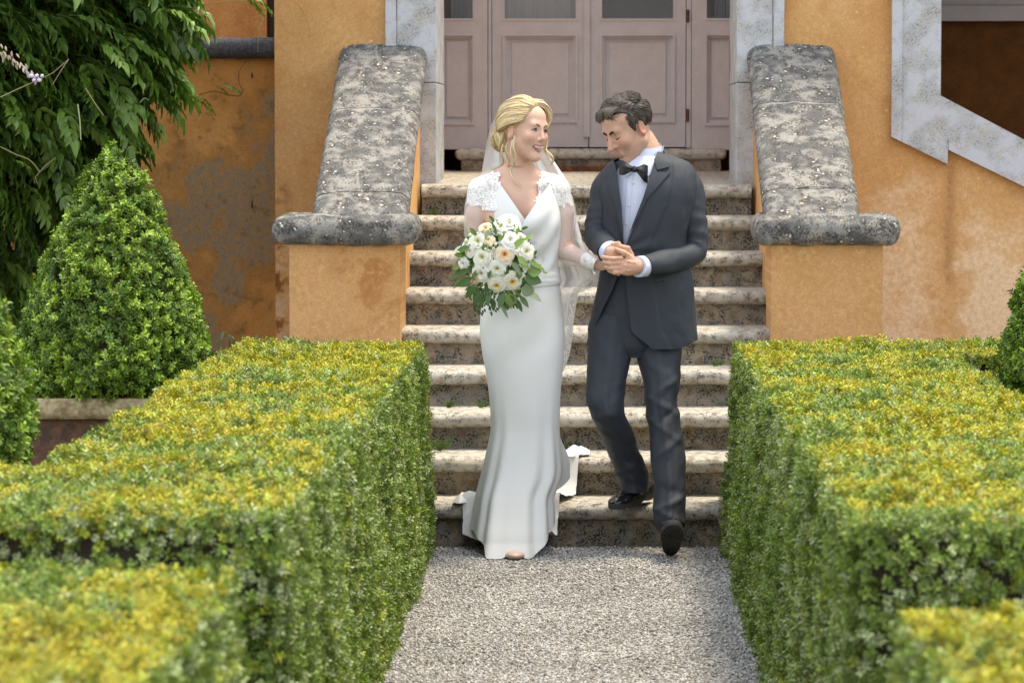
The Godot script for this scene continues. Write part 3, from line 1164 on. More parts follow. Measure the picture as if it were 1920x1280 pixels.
func make_planter(label: String, at: Vector3, hx: float, hz: float, top: float) -> void:
	# a long terracotta trough with a rolled rim
	var t := thing("planter", label, "planter", at, "terracotta troughs under the topiary")
	var nz := noise(int(at.z * 10.0) + 700, 8.0, 3)
	var body := MB.new()
	var prof := [[0.0, 0.80], [0.06, 0.83], [0.09, 0.80], [top - 0.22, 0.88], [top - 0.20, 0.915], [top - 0.165, 0.915], [top - 0.15, 0.89], [top - 0.06, 0.90]]
	var n := 40
	for q in prof:
		for k in n:
			var a := TAU * k / n
			var c := Vector2(signf(cos(a)) * pow(absf(cos(a)), 0.35), signf(sin(a)) * pow(absf(sin(a)), 0.35))
			body.add(Vector3(c.x * hx * q[1], q[0], c.y * hz * q[1]))
	body.rows(0, prof.size(), n, true)
	part("body", body.mesh(), mats.pot, t)
	var rim := MB.new()
	var rp := [[-0.075, 0.90], [-0.078, 0.985], [-0.05, 1.0], [-0.02, 1.0], [-0.002, 0.985], [0.0, 0.96], [-0.012, 0.90], [-0.06, 0.88]]
	for q in rp:
		for k in n:
			var a := TAU * k / n
			var c := Vector2(signf(cos(a)) * pow(absf(cos(a)), 0.35), signf(sin(a)) * pow(absf(sin(a)), 0.35))
			var w := nz.get_noise_3d(c.x, q[0] * 4.0, c.y) * 0.006
			rim.add(Vector3(c.x * (hx * q[1] + w), top + q[0] + w * 0.5, c.y * (hz * q[1] + w)))
	rim.rows(0, rp.size(), n, true)
	part("rim", rim.mesh(), mats.terracotta, t)
	var so := MB.new()
	so.box(Vector3(-hx * 0.84, top - 0.12, -hz * 0.84), Vector3(hx * 0.84, top - 0.05, hz * 0.84))
	part("soil", so.mesh(), mats.soil, t)


# one pinnate wisteria leaf hanging from the origin, its stalk leaving along +x and bending down
func pinnate(seed_: int, l: float, pairs: int, young: float) -> ArrayMesh:
	var r := RandomNumberGenerator.new()
	r.seed = seed_
	var m := MB.new()
	var path := []
	var rad := []
	var n := 9
	for k in n:
		var t := float(k) / (n - 1)
		path.append(Vector3(l * (0.80 * t - 0.25 * t * t), -l * (0.18 * t + 0.36 * t * t), 0.02 * sin(t * 3.0 + seed_)))
		rad.append(0.0014 * (1.0 - 0.6 * t))
	m.col = Color(0.07, 0.12, 0.02)
	m.tube(path, rad, 4, false)
	for k in pairs:
		var t := 0.22 + 0.74 * k / (pairs - 1)
		var seg := t * (n - 1)
		var a: Vector3 = path[int(seg)].lerp(path[mini(int(seg) + 1, n - 1)], seg - int(seg))
		var tan: Vector3 = (path[mini(int(seg) + 1, n - 1)] - path[int(seg) - 1 if seg > 1 else 0]).normalized()
		for s in [-1.0, 1.0]:
			var side := Vector3(0, 0, s)
			var d := (side * r.randf_range(0.5, 0.85) + tan * r.randf_range(0.55, 0.9) + Vector3.DOWN * r.randf_range(0.1, 0.55)).normalized()
			var big := (1.0 - 0.45 * absf(t - 0.55)) * r.randf_range(0.85, 1.1)
			wleaf(m, a, d, (tan.cross(side) * -s + Vector3(r.randf() - 0.5, r.randf() - 0.5, r.randf() - 0.5) * 0.5).normalized(), 0.096 * big, 0.035 * big, young, r)
	wleaf(m, path[n - 1], (path[n - 1] - path[n - 3]).normalized(), Vector3(0.6, 0.5, 0.2).normalized(), 0.095, 0.038, young, r)
	return m.mesh()


func wleaf(m: MB, at: Vector3, d: Vector3, up: Vector3, l: float, w: float, young: float, r: RandomNumberGenerator) -> void:
	var s := d.cross(up).normalized()
	var n := s.cross(d)
	var c := Color(0.054, 0.110, 0.016).lerp(Color(0.20, 0.32, 0.035), clampf(young + r.randf_range(-0.15, 0.15), 0, 1)) * r.randf_range(0.8, 1.2)
	m.col = c
	var prof := [[0.04, 0.06], [0.16, 0.36], [0.34, 0.50], [0.54, 0.47], [0.74, 0.30], [0.88, 0.12], [1.0, 0.0]]
	var f := m.v.size()
	var ph := r.randf() * TAU
	var droop := r.randf_range(0.05, 0.28)
	for q in prof:
		var mid: Vector3 = at + d * (l * q[0]) - n * (droop * l * q[0] * q[0])
		var wav := 0.10 * w * sin(q[0] * 11.0 + ph)
		m.add(mid + s * (w * q[1]) + n * (w * 0.24 * q[1] / 0.5 + wav))
		m.add(mid)
		m.add(mid - s * (w * q[1]) + n * (w * 0.24 * q[1] / 0.5 - wav))
	m.rows(f, prof.size(), 3, false)


func make_wisteria() -> void:
	var t := thing("wisteria", "dark green wisteria vine hanging over the stained garden wall", "climbing plant")
	var r := RandomNumberGenerator.new()
	r.seed = 77
	var kinds := []
	for k in 6:
		kinds.append(pinnate(800 + k, 0.25 + 0.015 * k, 5 + k % 2, [0.05, 0.15, 0.25, 0.4, 0.10, 0.6][k]))
	# outline of the mass in the photograph, at the depth where it hangs in front of the wall
	var out := PackedVector2Array()
	for a in [[-260, -160], [280, -160], [305, 0], [318, 45], [285, 75], [262, 120], [285, 150], [250, 185], [215, 200], [205, 260], [160, 330], [130, 420], [95, 520], [40, 600], [-40, 620], [-260, 620]]:
		out.append(Vector2(a[0], a[1]))
	var spots := []
	var tries := 0
	while spots.size() < 2300 and tries < 40000:
		tries += 1
		var q := Vector2(r.randf_range(-260, 360), r.randf_range(-160, 620))
		if not Geometry2D.is_point_in_polygon(q, out):
			continue
		# thinner towards the lower left, where the shade shows between the stems
		if q.y > 330 and q.x < 60 and r.randf() < 0.55:
			continue
		var depth := r.randf()
		var z := lerpf(-2.75, -1.75, depth) - 0.55 * sstep(150, 600, q.y)
		var p := P(q.x, q.y - 30.0, z)
		spots.append([depth, p, q])
	spots.sort_custom(func(a, b): return a[0] > b[0])
	var back := []
	var bcols := PackedColorArray()
	var hang := []
	var n_single := 0
	for k in spots.size():
		var p: Vector3 = spots[k][1]
		var q: Vector2 = spots[k][2]
		# shoots lean out to the right at the edge of the mass and hang straight lower down
		var yaw := r.randfn(0.25, 0.6)
		var lean := r.randf_range(-0.15, 0.45) - 0.35 * sstep(150, 450, q.y)
		var b := Basis.from_euler(Vector3(r.randf_range(-0.5, 0.5), -yaw + 0.6, lean)).scaled(Vector3.ONE * r.randf_range(0.85, 1.2))
		var kind := r.randi() % 5
		if q.x > 200 and r.randf() < 0.3:
			kind = 3
		var inview := q.x > -30 and q.y > -40
		if n_single < 300 and inview:
			n_single += 1
			var o := part("leaf", kinds[kind], mats.vine, t)
			o.transform = Transform3D(b, p)
		else:
			back.append(Transform3D(b, p))
			var br := r.randf_range(0.75, 1.1)
			bcols.append(Color(br, br, br))
			hang.append(kind)
	# the remaining leaves, by kind
	for kind in 5:
		var w := []
		var c := PackedColorArray()
		for k in back.size():
			if hang[k] == kind:
				w.append(back[k])
				c.append(bcols[k])
		if w.size():
			copies("foliage", kinds[kind], mats.vine, w, c, t)
	# woody stems
	for a in [[-120, -200, -60, 120, -30, 420, 10, 640], [60, -200, 110, 40, 120, 260, 60, 560], [200, -200, 240, -20, 230, 120, 150, 330]]:
		var path := []
		var rad := []
		for k in 13:
			var u := k / 12.0 * 3.0
			var i := mini(int(u), 2)
			var fq := u - i
			var x := lerpf(a[i * 2], a[i * 2 + 2], fq) + 10.0 * sin(k * 1.9)
			var y := lerpf(a[i * 2 + 1], a[i * 2 + 3], fq)
			path.append(P(x, y, -2.75 - 0.35 * k / 12.0))
			rad.append(0.016 * (1.0 - 0.4 * k / 12.0))
		var m := MB.new()
		m.tube(path, rad, 6)
		part("stem", m.mesh(), mats.bark, t)
	# tendrils and runners that stand clear of the mass: pixels, depth, radius, colour
	var green := Color(0.16, 0.20, 0.05)
	var straw := Color(0.42, 0.33, 0.20)
	var brown := Color(0.10, 0.07, 0.03)
	var runs := [
		[[330, 18, 380, 8, 450, 2, 498, -4], -2.3, 0.0035, green],
		[[372, 178, 400, 171, 425, 177, 446, 180, 455, 172, 449, 158, 447, 140, 455, 122, 470, 113, 515, 112], -3.66, 0.0032, brown],
		[[0, 182, 30, 168, 70, 150, 100, 135, 128, 111], -1.6, 0.003, straw],
		[[128, 111, 115, 130, 98, 158], -1.6, 0.0028, straw],
		[[160, 165, 175, 190, 193, 216], -1.65, 0.003, straw],
		[[0, 275, 30, 290, 55, 300, 74, 322], -1.7, 0.0035, Color(0.35, 0.33, 0.12)],
		[[74, 322, 85, 310, 104, 295], -1.7, 0.002, straw],
		[[74, 322, 66, 332, 70, 345], -1.7, 0.002, straw],
		[[333, 283, 350, 280, 362, 288, 366, 300, 356, 319], -3.0, 0.002, straw],
		[[286, 352, 295, 340, 302, 322], -3.0, 0.002, straw],
		[[427, 3, 436, 20, 441, 33, 440, 41], -3.4, 0.002, straw],
		[[500, 20, 490, 45, 484, 62, 483, 98], -3.0, 0.002, straw],
		[[549, 0, 565, 18, 577, 45, 581, 62, 578, 72, 583, 66, 591, 64], -3.05, 0.0022, Color(0.35, 0.22, 0.08)],
		[[325, 200, 330, 215, 331, 232], -3.6, 0.0015, brown],
		[[145, 195, 149, 225, 151, 262], -1.62, 0.005, Color(0.40, 0.44, 0.25)],
		[[262, 192, 270, 184, 278, 188], -1.8, 0.003, Color(0.40, 0.44, 0.25)],
	]
	for a in runs:
		var m := MB.new()
		m.col = a[3]
		var c := Curve3D.new()
		for k in range(0, a[0].size(), 2):
			var i0 := maxi(k - 2, 0)
			var i1 := mini(k + 2, a[0].size() - 2)
			var here := P(a[0][k], a[0][k + 1], a[1])
			var tan := (P(a[0][i1], a[0][i1 + 1], a[1]) - P(a[0][i0], a[0][i0 + 1], a[1])) / 6.0
			c.add_point(here, -tan, tan)
		var pts := c.tessellate(4, 4)
		var rad := []
		for k in pts.size():
			rad.append(a[2] * (0.65 - 0.25 * k / pts.size()))
		m.tube(Array(pts), rad, 5)
		part("tendril", m.mesh(), mats.vc, t)
	# young leaves on the runners
	for a in [[395, 160, -3.62, 0.35, 4], [418, 158, -3.62, 0.35, 4], [340, 182, -3.3, 0.6, 3], [455, -6, -2.4, 0.6, 5], [430, -10, -2.4, 0.7, 3], [355, 178, -3.3, 0.45, 5], [22, 300, -1.7, 0.3, 5]]:
		var o := part("leaf", kinds[5], mats.vine, t)
		o.transform = Transform3D(Basis.from_euler(Vector3(0.3, r.randf_range(-0.8, 0.5), 0.35)).scaled(Vector3.ONE * a[3]), P(a[0], a[1], a[2]))
	# fading flower
	var fl := MB.new()
	var fr := RandomNumberGenerator.new()
	fr.seed = 5
	for k in 46:
		var u := k / 45.0
		var p := P(lerpf(-2, 72, u), lerpf(90, 146, u), -1.55) + Vector3(fr.randf() - 0.5, fr.randf() - 0.5, fr.randf() - 0.5) * lerpf(0.055, 0.02, u)
		fl.col = Color(0.45, 0.36, 0.26).lerp(Color(0.62, 0.58, 0.66), clampf(u * 1.6 - 0.75, 0, 1))
		var d := Vector3(fr.randf() - 0.3, -0.6 - fr.randf(), fr.randf() - 0.3).normalized()
		fl.tube([p, p + d * 0.012, p + d * 0.024], [0.002, 0.0055, 0.002], 5)
	for k in 5:
		fl.col = Color(0.68, 0.63, 0.74)
		var p := P(58 + k * 5, 142 + (k % 2) * 8, -1.53)
		fl.ball(p, Vector3(0.012, 0.009, 0.008), Basis.from_euler(Vector3(k, k * 2, 0)), 5, 7)
	part("flower", fl.mesh(), mats.petal, t)


func make_plants() -> void:
	make_sprigs()
	make_hedge("box_hedge", "long clipped box hedge flanking the gravel below the wisteria side of the stairs", [[-1.42, -0.645, -0.22, 6.2], [-3.4, -1.30, 5.0, 6.2]], 0.84, 31, 3700, 0.70)
	make_hedge("box_hedge", "long clipped box hedge flanking the gravel on the slanted window's side", [[0.60, 1.44, -0.22, 6.4], [1.36, 2.2, -0.22, 0.55], [1.34, 3.2, 5.3, 6.4]], 0.84, 32, 3700, 0.76)
	make_hedge("box_hedge", "orange tipped box hedge across a gap from the wisteria side hedge", [[-2.4, -0.645, 7.08, 10.2]], 0.84, 33, 3200, 0.85)
	make_hedge("box_hedge", "orange tipped box hedge across a gap from the hedge by the slanted window", [[0.575, 2.2, 7.6, 10.2]], 0.84, 34, 3200, 0.86)
	var prof := [[-0.02, 0.24], [0.0, 0.32], [0.06, 0.362], [0.18, 0.366], [0.36, 0.322], [0.58, 0.236], [0.76, 0.146], [0.87, 0.084], [0.93, 0.042], [0.955, 0.01]]
	make_cone("tall dark green box cone under the wisteria", Vector3(-1.80, 0.69, 0.8), prof, 41, 4600)
	make_cone("box cone cut off by the picture edge at the wisteria side hedge", Vector3(-1.945, 0.69, 4.0), prof, 42, 3600)
	make_cone("box cone beside the hedge below the slanted window", Vector3(1.955, 0.69, 0.8), prof, 43, 4600)
	make_planter("terracotta trough with pale rolled rim under the tall cone", Vector3(-1.80, 0.0, 0.8), 0.36, 0.30, 0.69)
	make_planter("terracotta trough under the cone at the picture edge", Vector3(-1.945, 0.0, 4.0), 0.34, 0.30, 0.69)
	make_planter("terracotta trough under the cone by the slanted window", Vector3(1.955, 0.0, 0.8), 0.36, 0.30, 0.69)
	make_wisteria()
	# grey-leaved plant at the foot of the pier
	for a in [[462, 637, -0.75, "grey green plant peeping over the hedge between box cone and stair pier"], [1640, 640, -0.75, "grey green plant peeping over the hedge at the stair pier's outer corner"], [1760, 648, -0.75, "grey green plant behind the hedge below the rain run of the window surround"]]:
		var p := P(a[0], a[1], a[2])
		var t := thing("border_plant", a[3], "plant", Vector3(p.x, 0.0, p.z), "border plants behind the hedges")
		var m := MB.new()
		for k in 26:
			var q := Vector3(rng.randfn(0, 0.06), p.y - rng.randf() * 0.14, rng.randfn(0, 0.04))
			m.col = Color(0.16, 0.20, 0.13).lerp(Color(0.07, 0.12, 0.05), rng.randf())
			leaf(m, q, Vector3(rng.randf() - 0.5, rng.randf() * 0.9, rng.randf() * 0.6), Vector3(0.2, 1, 0.5), 0.05, 0.02, 0.15)
		part("foliage", m.mesh(), mats.leaf, t)
		var st := MB.new()
		for k in 4:
			st.tube([Vector3((k - 1.5) * 0.012, 0, 0), Vector3((k - 1.5) * 0.05, p.y, 0)], [0.006, 0.003], 5)
		part("stem", st.mesh(), mats.bark, t)


class Look:
	var base := Color.WHITE
	func colour(_p: Vector3) -> Color:
		return base
	func keeps(_p: Vector3) -> bool:
		return true


class FaceLook extends Look:
	var man := false
	var nz := FastNoiseLite.new()
	func colour(p: Vector3) -> Color:
		var c := base * (1.0 + 0.10 * nz.get_noise_3dv(p * 60.0))
		# blood near the surface: cheeks, nose, ears, lips
		var ch := maxf(0.0, 1.0 - (Vector3(absf(p.x), p.y, p.z) - Vector3(0.044, -0.024, 0.074)).length() / 0.034)
		var no := maxf(0.0, 1.0 - (p - Vector3(0, -0.03, 0.112)).length() / 0.022)
		var ea := smoothstep(0.078, 0.086, absf(p.x))
		c = c.lerp(Color(base.r * 0.98, base.g * 0.72, base.b * 0.70), clampf(ch * 0.7 + no * 0.7 + ea * (0.9 if man else 0.4), 0, 1))
		if man:
			if p.z > 0.075 and p.y < -0.055 and p.y > -0.083 and absf(p.x) < 0.024:
				c = c.lerp(Color(base.r * 0.75, base.g * 0.55, base.b * 0.5), 0.6)
			# shaved beard
			if p.y < -0.05 and p.z > -0.01:
				c = c.lerp(Color(base.r * 0.82, base.g * 0.85, base.b * 0.92), 0.35)
		elif p.z > 0.0745 and absf(p.x) < 0.033 and p.y < -0.0515 + 0.06 * absf(p.x) and p.y > -0.0835 + 0.75 * maxf(absf(p.x) - 0.006, 0.0):
			c = Color(0.50, 0.22, 0.18)
			if p.y < -0.0585 and p.y > -0.0735 + 0.4 * absf(p.x) and p.z < 0.0885:
				c = Color(0.16, 0.04, 0.035)
		return c


# a distance field on a grid, meshed with surface nets
class Field:
	var o: Vector3
	var c: float
	var nx: int
	var ny: int
	var nz: int
	var d := PackedFloat32Array()

	func _init(lo: Vector3, hi: Vector3, cell: float) -> void:
		o = lo
		c = cell
		nx = int(ceil((hi.x - lo.x) / c)) + 1
		ny = int(ceil((hi.y - lo.y) / c)) + 1
		nz = int(ceil((hi.z - lo.z) / c)) + 1
		d.resize(nx * ny * nz)
		d.fill(1.0)

	# tapered capsule, joined with rounding k
	func cap(a: Vector3, b: Vector3, ra: float, rb: float, k: float) -> void:
		var m := maxf(ra, rb) + k + c * 2.0
		var lo := (a.min(b) - Vector3.ONE * m - o) / c
		var hi := (a.max(b) + Vector3.ONE * m - o) / c
		var ab := b - a
		var l2 := maxf(ab.length_squared(), 1e-9)
		for z in range(maxi(0, int(lo.z)), mini(nz, int(hi.z) + 2)):
			for y in range(maxi(0, int(lo.y)), mini(ny, int(hi.y) + 2)):
				var row := (z * ny + y) * nx
				for x in range(maxi(0, int(lo.x)), mini(nx, int(hi.x) + 2)):
					var p := o + Vector3(x, y, z) * c - a
					var t := clampf(p.dot(ab) / l2, 0.0, 1.0)
					var e := (p - ab * t).length() - lerpf(ra, rb, t)
					var f := d[row + x]
					var h := maxf(k - absf(e - f), 0.0)
					d[row + x] = minf(e, f) - h * h / (4.0 * k)

	# ellipsoid; dig takes it away instead
	func ell(at: Vector3, r: Vector3, k: float, b := Basis(), dig := false) -> void:
		var m := maxf(r.x, maxf(r.y, r.z)) + k + c * 2.0
		var lo := (at - Vector3.ONE * m - o) / c
		var hi := (at + Vector3.ONE * m - o) / c
		var inv := b.transposed()
		for z in range(maxi(0, int(lo.z)), mini(nz, int(hi.z) + 2)):
			for y in range(maxi(0, int(lo.y)), mini(ny, int(hi.y) + 2)):
				var row := (z * ny + y) * nx
				for x in range(maxi(0, int(lo.x)), mini(nx, int(hi.x) + 2)):
					var p := inv * (o + Vector3(x, y, z) * c - at)
					var q := p / r
					var k0 := q.length()
					var k1 := (q / r).length()
					var e := k0 * (k0 - 1.0) / maxf(k1, 1e-6)
					var f := d[row + x]
					if dig:
						e = -e
						var h := maxf(k - absf(e - f), 0.0)
						d[row + x] = maxf(e, f) + h * h / (4.0 * k)
					else:
						var h := maxf(k - absf(e - f), 0.0)
						d[row + x] = minf(e, f) - h * h / (4.0 * k)

	# the surface at distance iso, appended to mb; look gives a colour for a place and says which places stay
	func net(mb: MB, iso: float, look: Look, at := Transform3D()) -> void:
		var id := PackedInt32Array()
		id.resize(nx * ny * nz)
		id.fill(-1)
		var sx := 1
		var sy := nx
		var sz := nx * ny
		var offs := [0, sx, sy, sx + sy, sz, sx + sz, sy + sz, sx + sy + sz]
		var cor := [Vector3(0, 0, 0), Vector3(1, 0, 0), Vector3(0, 1, 0), Vector3(1, 1, 0), Vector3(0, 0, 1), Vector3(1, 0, 1), Vector3(0, 1, 1), Vector3(1, 1, 1)]
		var edges := [[0, 1], [2, 3], [4, 5], [6, 7], [0, 2], [1, 3], [4, 6], [5, 7], [0, 4], [1, 5], [2, 6], [3, 7]]
		var v := PackedFloat32Array()
		v.resize(8)
		for z in nz - 1:
			for y in ny - 1:
				var row := (z * ny + y) * nx
				for x in nx - 1:
					var i := row + x
					var d0 := d[i] - iso
					if d0 > c * 2.0 or d0 < -c * 2.0:
						continue
					var s := 0
					for q in 8:
						v[q] = d[i + offs[q]] - iso
						if v[q] < 0.0:
							s += 1
					if s == 0 or s == 8:
						continue
					var p := Vector3.ZERO
					var n := 0
					for e in edges:
						var a := v[e[0]]
						var b := v[e[1]]
						if (a < 0.0) != (b < 0.0):
							p += cor[e[0]].lerp(cor[e[1]], a / (a - b))
							n += 1
					p = o + (Vector3(x, y, z) + p / n) * c
					if not look.keeps(p):
						continue
					mb.col = look.colour(p)
					id[i] = mb.add(at * p)
		for z in range(1, nz - 1):
			for y in range(1, ny - 1):
				var row := (z * ny + y) * nx
				for x in range(1, nx - 1):
					var i := row + x
					if id[i] < 0:
						continue
					var a := d[i] < iso
					for ax in 3:
						var st := [sx, sy, sz]
						var b: bool = d[i + st[ax]] < iso
						if a == b:
							continue
						var u: int = st[(ax + 1) % 3]
						var w: int = st[(ax + 2) % 3]
						var q0 := id[i]
						var q1 := id[i - u]
						var q2 := id[i - u - w]
						var q3 := id[i - w]
						if q0 < 0 or q1 < 0 or q2 < 0 or q3 < 0:
							continue
						if a:
							mb.quad(q0, q3, q2, q1)
						else:
							mb.quad(q0, q1, q2, q3)


func arc(pts: Array, n: int) -> Array:
	var out := []
	var m := pts.size() - 1
	for k in n:
		var u := float(k) / (n - 1) * m
		var i := mini(int(u), m - 1)
		var a: Vector3 = pts[i]
		var b: Vector3 = pts[i + 1]
		var pre: Vector3 = pts[i - 1] if i > 0 else a * 2.0 - b
		var post: Vector3 = pts[i + 2] if i + 2 <= m else b * 2.0 - a
		out.append(a.cubic_interpolate(b, pre, post, u - i))
	return out


func taper(n: int, r0: float, r1: float, r2: float) -> Array:
	var out := []
	for k in n:
		var t := float(k) / (n - 1)
		out.append(lerpf(r0, r1, t * 2.0) if t < 0.5 else lerpf(r1, r2, t * 2.0 - 1.0))
	return out


# tube whose points go through a transform
func ttube(m: MB, tr: Transform3D, path: Array, rad: Array, sides := 6) -> void:
	var w := []
	var s := tr.basis.get_scale().x
	var r := []
	for k in path.size():
		w.append(tr * path[k])
		r.append(rad[k] * s)
	m.tube(w, r, sides)


# skin of a head in its own axes: face along +z, up +y; man changes the build
func head_mesh(m: MB, tr: Transform3D, man: bool, cell: float, skin: Color) -> void:
	var f := Field.new(Vector3(-0.10, -0.15, -0.13), Vector3(0.10, 0.14, 0.14), cell)
	f.ell(Vector3(0, 0.035, -0.014), Vector3(0.075, 0.088, 0.096), 0.01)
	f.ell(Vector3(0, 0.062, 0.028), Vector3(0.062, 0.050, 0.056), 0.03)
	f.ell(Vector3(0, -0.030, 0.028), Vector3(0.060, 0.080, 0.066), 0.03)
	var jw := 0.054 if man else 0.045
	for s in [-1.0, 1.0]:
		f.cap(Vector3(s * jw, -0.055, 0.0), Vector3(s * 0.012, -0.104, 0.062), 0.022, 0.017 if man else 0.014, 0.03)
		f.ell(Vector3(s * 0.041, -0.022, 0.066), Vector3(0.024, 0.022, 0.021), 0.025)
		f.ell(Vector3(s * (0.014 if man else 0.0115), -0.032, 0.094), Vector3(0.0080, 0.0068, 0.009) * (1.0 if man else 0.85), 0.008)
	f.ell(Vector3(0, -0.106, 0.074), Vector3(0.019, 0.015, 0.015), 0.02)
	f.cap(Vector3(-0.036, 0.030, 0.077), Vector3(0.036, 0.030, 0.077), 0.013, 0.013, 0.02)
	var nl := 0.006 if man else 0.0
	var nr := 0.0115 if man else 0.0088
	f.cap(Vector3(0, 0.020, 0.088), Vector3(0, -0.024 - nl, 0.104 + nl * 1.6), 0.0080, nr, 0.012)
	f.ell(Vector3(0, -0.0265 - nl, 0.1055 + nl * 1.6), Vector3(nr, nr * 0.85, nr * 0.95), 0.006)
	for s in [-1.0, 1.0]:
		f.ell(Vector3(s * 0.031, 0.010, 0.101), Vector3(0.018, 0.0105, 0.017), 0.012, Basis(), true)
		f.ell(Vector3(s * 0.031, 0.009, 0.0745), Vector3(0.0145, 0.0125, 0.0125), 0.006)
	# lips
	if man:
		f.cap(Vector3(-0.020, -0.063, 0.088), Vector3(0.020, -0.063, 0.088), 0.0055, 0.0055, 0.01)
		f.cap(Vector3(-0.016, -0.074, 0.087), Vector3(0.016, -0.074, 0.087), 0.0065, 0.0065, 0.01)
	else:
		f.ell(Vector3(0, -0.0645, 0.096), Vector3(0.030, 0.0085, 0.020), 0.004, Basis(), true)
		for s in [-1.0, 1.0]:
			f.cap(Vector3(0, -0.0560, 0.0945), Vector3(s * 0.031, -0.0535, 0.079), 0.0036, 0.0025, 0.005)
			f.cap(Vector3(0, -0.0775, 0.0905), Vector3(s * 0.030, -0.0590, 0.079), 0.0044, 0.0025, 0.005)
	# ears
	for s in [-1.0, 1.0]:
		var e := Vector3(s * 0.077, -0.006, -0.012)
		f.ell(e, Vector3(0.011, 0.033, 0.020), 0.008, Basis.from_euler(Vector3(-0.2, s * 0.5, 0)))
		f.ell(e + Vector3(s * 0.009, 0.004, 0.002), Vector3(0.007, 0.019, 0.010), 0.005, Basis.from_euler(Vector3(-0.2, s * 0.5, 0)), true)
	# start of the neck, so that the head runs into the body
	f.cap(Vector3(0, -0.03, -0.03), Vector3(0, -0.14, -0.035), 0.052, 0.056 if man else 0.046, 0.03)
	var look := FaceLook.new()
	look.base = skin
	look.man = man
	look.nz.frequency = 1.0
	f.net(m, 0.0, look, tr)
	# eyes, brows, teeth
	for s in [-1.0, 1.0]:
		var dark := Color(0.022, 0.014, 0.010)
		if man:
			m.col = dark
			ttube(m, tr, arc([Vector3(s * 0.017, 0.003, 0.0835), Vector3(s * 0.031, -0.003, 0.0885), Vector3(s * 0.046, 0.003, 0.0800)], 7), taper(7, 0.0008, 0.0022, 0.0008), 5)
			m.col = Color(skin.r * 0.55, skin.g * 0.5, skin.b * 0.5)
			ttube(m, tr, arc([Vector3(s * 0.018, 0.014, 0.0840), Vector3(s * 0.031, 0.0165, 0.0875), Vector3(s * 0.046, 0.012, 0.0790)], 7), taper(7, 0.0005, 0.0010, 0.0005), 5)
			m.col = Color(0.03, 0.022, 0.016)
			ttube(m, tr, arc([Vector3(s * 0.011, 0.024, 0.0960), Vector3(s * 0.028, 0.031, 0.0935), Vector3(s * 0.048, 0.027, 0.0750)], 8), taper(8, 0.0040, 0.0050, 0.0020), 6)
		else:
			m.col = Color(0.26, 0.22, 0.20)
			m.ball(tr * Vector3(s * 0.031, 0.0085, 0.0805), Vector3(0.0135, 0.0050, 0.0080), tr.basis.orthonormalized() * Basis.from_euler(Vector3(0, s * 0.35, 0)), 6, 10)
			m.col = Color(0.035, 0.03, 0.02)
			m.ball(tr * Vector3(s * 0.031 + 0.0025, 0.0085, 0.0846), Vector3(0.0066, 0.0050, 0.0042), tr.basis.orthonormalized(), 6, 10)
			m.col = dark
			ttube(m, tr, arc([Vector3(s * 0.0175, 0.0075, 0.0835), Vector3(s * 0.031, 0.0135, 0.0890), Vector3(s * 0.0475, 0.0075, 0.0790)], 8), taper(8, 0.0012, 0.0030, 0.0022), 5)
			m.col = Color(0.20, 0.10, 0.07)
			ttube(m, tr, arc([Vector3(s * 0.0185, 0.0055, 0.0835), Vector3(s * 0.031, 0.0040, 0.0880), Vector3(s * 0.0455, 0.0060, 0.0785)], 7), taper(7, 0.0004, 0.0009, 0.0005), 5)
			m.col = Color(0.15, 0.085, 0.05)
			ttube(m, tr, arc([Vector3(s * 0.013, 0.0255, 0.0955), Vector3(s * 0.032, 0.0325, 0.0915), Vector3(s * 0.049, 0.0275, 0.0740)], 8), taper(8, 0.0022, 0.0028, 0.0010), 6)
	if man:
		m.col = Color(0.14, 0.055, 0.045)
		ttube(m, tr, arc([Vector3(-0.026, -0.0655, 0.0835), Vector3(0, -0.0688, 0.0945), Vector3(0.026, -0.0655, 0.0835)], 9), taper(9, 0.0008, 0.0013, 0.0008), 5)
	else:
		m.col = Color(0.62, 0.59, 0.54)
		for k in 9:
			var a := (k - 4) * 0.0056
			m.ball(tr * Vector3(a, -0.0645 + 0.12 * absf(a), 0.0912 - 8.0 * a * a), Vector3(0.0032, 0.0062 - absf(a) * 0.09, 0.0030), tr.basis.orthonormalized(), 5, 8)


# a lock of hair along points, flattened by drawing three thin tubes side by side
func lock(m: MB, tr: Transform3D, pts: Array, r: float, c: Color, rr: RandomNumberGenerator, n := 9, strands := 4, spread := 0.8) -> void:
	for s in strands:
		var j := Vector3(rr.randf() - 0.5, rr.randf() - 0.5, rr.randf() - 0.5) * r * 2.2 * spread
		var j2 := Vector3(rr.randf() - 0.5, rr.randf() - 0.5, rr.randf() - 0.5) * r * 2.2 * spread
		var q := []
		for k in pts.size():
			q.append(pts[k] + j.lerp(j2, float(k) / (pts.size() - 1)))
		m.col = c * rr.randf_range(0.7, 1.3)
		ttube(m, tr, arc(q, n), taper(n, r * 0.28, r * (0.62 if strands < 6 else 0.42), r * 0.10), 5)


func on_scalp(d: Vector3, lift: float, man: bool) -> Vector3:
	var c := Vector3(0, 0.042, -0.018)
	var r := Vector3(0.083, 0.094, 0.104) if man else Vector3(0.084, 0.095, 0.106)
	d = d.normalized()
	return c + d * (r + Vector3.ONE * lift) / 1.0


func fingers(f: Field, base: Array, tips: Array, mids: Array, r: float) -> void:
	for k in base.size():
		f.cap(base[k], mids[k], r, r * 0.95, 0.006)
		f.cap(mids[k], tips[k], r * 0.95, r * 0.82, 0.004)


